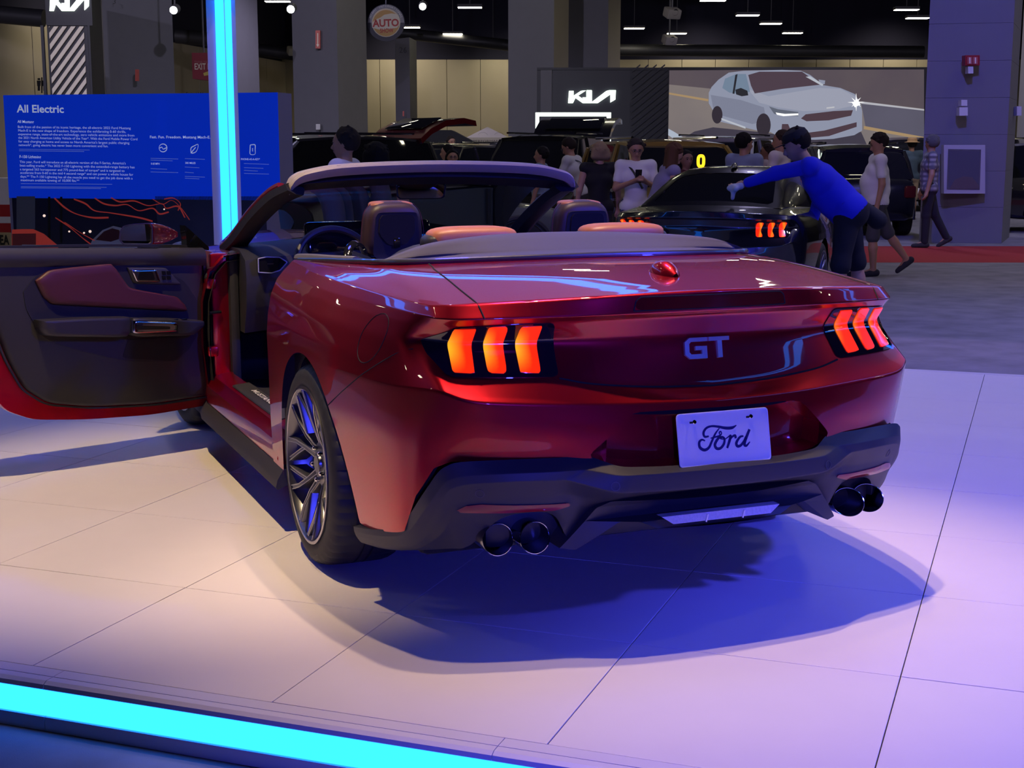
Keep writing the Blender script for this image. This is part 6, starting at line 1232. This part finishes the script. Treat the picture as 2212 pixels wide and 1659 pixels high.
    if glasses:
        gl_ = MB()
        for e in (-1, 1): gl_.tube([HD(e * .032 + .022 * math.cos(a_), .108, .010 + .017 * math.sin(a_)) for a_ in np.linspace(0, 2 * math.pi, 17)], .0025, 5, caps=False); gl_.tube([HD(e * .054, .106, .014), HD(e * .088, .0, .012)], .0025, 5)
        gl_.tube([HD(-.010, .11, .012), HD(.010, .11, .012)], .0025, 5); gl_.build('glasses', M_case, root)
    if cap: 
        c_ = MB(); R_ = Matrix(((hr[0], hf[0], hu[0], hc[0]), (hr[1], hf[1], hu[1], hc[1]), (hr[2], hf[2], hu[2], hc[2]), (0, 0, 0, 1))); c_.lathe([(.108 * s, .045), (.108 * s, .075), (.095 * s, .115), (.06 * s, .14), (0, .148)], 20, (0, -.012, 0)); c_.prism([(.10 * s * math.cos(a_), .07 + .12 * s * math.sin(a_)) for a_ in np.linspace(0, math.pi, 12)], lambda p: (p[0], p[1], .052 - .02 * abs(p[0])), lambda p: (p[0], p[1], .045 - .02 * abs(p[0]))); c_.xform(R_).build('cap', col('cap', cap), root)
    if hat:
        c_ = MB(); R_ = Matrix(((hr[0], hf[0], hu[0], hc[0]), (hr[1], hf[1], hu[1], hc[1]), (hr[2], hf[2], hu[2], hc[2]), (0, 0, 0, 1))); c_.lathe([(.105 * s, .055), (.16 * s, .045), (.162 * s, .05), (.107 * s, .068), (.10 * s, .13), (.08 * s, .15), (0, .15)], 24, (0, -.012, 0)); c_.xform(R_).build('straw_hat', col('hat', hat), root)
    J.update(P0=P0, hc=hc, wrL=arms['L'][2], wrR=arms['R'][2], elL=arms['L'][1], shL=shl['L'], shR=shl['R'], ch=ch, HD=HD, s=s, B=lambda x, y, z: P0 + B(x, y, z)); root_j = J
    if extra: extra(root, J)
    return root, J
WALKL = dict(lL=((-.03, .42, -1), (-.02, .05, -1)), lR=((.03, -.22, -1), (.02, -.75, -1)))
def bag_strap(root, J):
    B = J['B']; MB().tube(curve([B(-.13, .02, .50), B(-.06, .135, .42), B(.06, .155, .22), B(.16, .10, .02)], 20), .018, 6, flat=.35).build('shoulder_strap', mat('strap_black', (.012, .012, .014), .6), root); MB().tube(curve([B(-.13, .0, .50), B(-.06, -.13, .40), B(.06, -.15, .22), B(.16, -.06, .02)], 20), .018, 6, flat=.35).build('shoulder_strap', mat('strap_black', (.012, .012, .014), .6), root)
hold = ((-.25, .25, -.95), (.75, .75, .35)), ((.25, .25, -.95), (-.75, .75, .35))
person('man in a white shirt lit purple, standing behind the windscreen header', 752, 11.8, -1.35, 1.76, 'tan', (.62, .60, .66), (.05, .05, .07), (.035, .022, .016))
person('woman with long black hair beside the purple-lit man', 818, 12.2, -.1, 1.64, 'tan', (.02, .02, .03), hair=(.008, .006, .006), hairlen=.36)
person('woman with dark tied hair turned left behind the woman with glasses', 966, 22.6, -1.5, 1.64, 'light', (.04, .04, .05), hair=(.012, .01, .01), hairlen=.12, res=.015)
person('woman with glasses facing us above the windscreen', 979, 21.6, 3.0, 1.56, 'tan', (.05, .05, .06), hair=(.01, .008, .008), hairlen=.1, glasses=True, res=.015)
person('dark-haired person standing behind the black crossover', 976, 34, 2.6, 1.86, 'brown', (.35, .33, .36), hair=(.02, .014, .012), res=.016)
person('person in a dark cap by the white tent', 1068, 34, 2.4, 1.70, 'tan', (.10, .10, .11), hair=(.02, .015, .012), cap=(.02, .02, .025), res=.016)
person('young man in a blue-grey tee looking left near the open black SUV', 1168, 20.3, -1.35, 1.61, 'tan', (.16, .21, .26), hair=(.012, .010, .010))
person('man in a pale polo with a cross-body strap leaning into the open tailgate', 1260, 20.7, -1.15, 1.78, 'tan', (.52, .52, .47), (.045, .045, .05), (.03, .02, .016), torso=(0, .42, 1), aL=((-.2, .7, -.7), (.1, 1, .2)), aR=((.2, .7, -.7), (-.1, 1, .2)), head=(0, -.25), extra=bag_strap, legs='short', glasses=True)
person('blonde woman with short hair in a black top seen from behind', 1292, 17.3, -.2, 1.66, 'light', (.008, .008, .010), (.035, .03, .035), (.42, .30, .17), sleeve='none', hairlen=.05)
def phone(root, J):
    p = (J['wrL'] + J['wrR']) / 2 + np.array([.02, .06, .07]); MB().box(p, (.078, .012, .16), rx=-.3, bev=.004).build('phone', M_gloss, root); B = J['B']; MB().tube(curve([B(.12, .02, .50), B(.05, .13, .40), B(-.06, .16, .20)], 16), .02, 6, flat=.35).build('camera_strap', mat('strap_black', (.012, .012, .014), .6), root)
person('man with glasses in a white tee holding up a dark phone', 1370, 17.0, 3.05, 1.70, 'tan', (.66, .66, .66), (.06, .08, .13), (.05, .04, .035), aL=hold[0], aR=hold[1], head=(.0, -.3), glasses=True, extra=phone)
def bangle(root, J): MB().tube([J['wrR'] + .034 * np.array([math.cos(a_), math.sin(a_), 0]) for a_ in np.linspace(0, 6.28, 15)], .006, 5, caps=False).build('bracelet', mat('bracelet_pale', (.6, .45, .45), .4), root)
person('long-haired woman in a grey sleeveless top bending over the black coupe', 1412, 15.9, 1.40, 1.68, 'light', (.20, .19, .30), (.10, .12, .18), (.13, .06, .03), sleeve='none', torso=(0, .38, 1), aL=((-.3, .45, -.9), (.2, 1, -.3)), aR=((.2, .35, -.95), (-.2, 1, -.25)), head=(.0, -.45), hairlen=.46, extra=bangle)
person('dark-haired person in red and black beside the yellow round lamp', 1478, 17.6, 2.8, 1.56, 'brown', (.06, .01, .012), hair=(.006, .005, .006), hairlen=.16, res=.015)
person('young man in a blue-grey tee seen from behind near the silver SUV', 1601, 17.75, .75, 1.78, 'tan', (.20, .25, .36), hair=(.010, .008, .009), head=(.35, 0))
person('heavy man in a cream shirt facing left behind the black coupe', 1678, 18.45, -1.05, 1.82, 'tan', (.56, .50, .47), hair=(.05, .03, .022), wide=1.12, head=(-.2, -.05))
person('dark-haired person just behind the man in the cream shirt', 1650, 21.3, -1.3, 1.66, 'brown', (.3, .25, .25), hair=(.03, .02, .018), res=.015)
def cloth(root, J):
    soft('polishing_cloth', [(J['wrL'] + np.array([-.02, .06, -.03]), J['wrL'] + np.array([.0, .16, -.05]), .032, .026), (J['wrL'] + np.array([-.08, .10, -.05]), J['wrL'] + np.array([.09, .15, -.04]), .028, .022), (J['wrL'] + np.array([-.02, .12, -.05]), J['wrL'] + np.array([-.03, .13, -.14]), .024, .018)], .012, mat('cloth_pale', (.55, .55, .6), .9), root, .03); B = J['B']
    soft('waist_bag', [(B(.14, -.10, -.10), B(.16, -.12, -.24), .07, .085)], .015, mat('bag_black', (.008, .008, .014), .8), root, .02)
person('man in a bright blue long-sleeved shirt and black cap leaning to polish the black coupe', 1822, 12.75, -1.42, 1.95, 'light', (.004, .012, .60), (.006, .006, .014), (.02, .016, .014), sleeve='long', legs='short', wide=1.2, torso=(0, .95, 1), aL=((.42, .71, .42), (.30, .8, .36)), aR=((.35, .25, -.85), (.05, .75, -.5)), lL=((-.12, .12, -1), (-.04, .02, -1)), lR=((.10, -.22, -1), (.05, -.16, -1)), head=(0, .05), cap=(.006, .006, .014), extra=cloth)
person('man in a white tee and dark shorts walking left past the red carpet', 1886, 17.6, -1.5, 1.78, 'tan', (.66, .66, .68), (.05, .05, .06), (.03, .02, .016), legs='short', wide=1.1, belly=.03, lR=((.03, -.42, -1), (.02, -.75, -1)), lL=((-.03, .10, -1), (-.02, -.05, -1)), head=(0, -.35), aL=((-.12, -.06, -1), (-.05, .2, -1)), aR=((.12, .1, -1), (0, .25, -1)), shoes=(.02, .02, .03))
person('man in a straw hat and dark shirt walking away with tan shorts', 1962, 31.4, -.15, 1.80, 'tan', (.055, .09, .115), (.36, .27, .16), (.03, .02, .02), legs='short', hat=(.48, .30, .12), shoes=(.5, .48, .46), res=.015, wide=1.1)
person('grey-haired man in a checked shirt and dark trousers walking left by the pillar', 2001, 22.7, -1.45, 1.80, 'tan', (.36, .36, .36), (.012, .012, .02), (.16, .16, .16), plaid=(.10, .10, .13), lL=((-.03, .10, -1), (-.02, .02, -1)), lR=((.03, -.28, -1), (.02, -.55, -1)), head=(.9, 0))
person('person in dark clothes far behind near the silver SUV', 1562, 38, 2.8, 1.75, 'brown', (.03, .03, .04), res=.018)
person('man in a dark cap standing far behind the straw-hat man', 1768, 34, .3, 1.72, 'brown', (.03, .03, .04), cap=(.01, .01, .012), res=.018)
yl = thing('yellow_lamp', 'small yellow glowing rounded ring lamp above the black coupe roof', 'lamp', tuple(gz(1509, 18.3))); yl.rotation_euler = (0, 0, RZ)
zz = hp(1509, 348, 18.3)[2]; MB().tube([(.035 * math.copysign(abs(math.cos(a_)) ** .6, math.cos(a_)), 0, zz + .066 * math.copysign(abs(math.sin(a_)) ** .7, math.sin(a_))) for a_ in np.linspace(0, 2 * math.pi, 33)], .020, 8, caps=False).build('glowing_ring', emit('yellow_glow', (1., .62, .02), 1.6), yl); MB().tube([(0, 0, 0), (0, 0, zz - .1)], .02, 8).build('lamp_post', M_case, yl); MB().lathe([(0, .03), (.15, .02), (.16, 0)], 20).build('lamp_foot', M_case, yl)
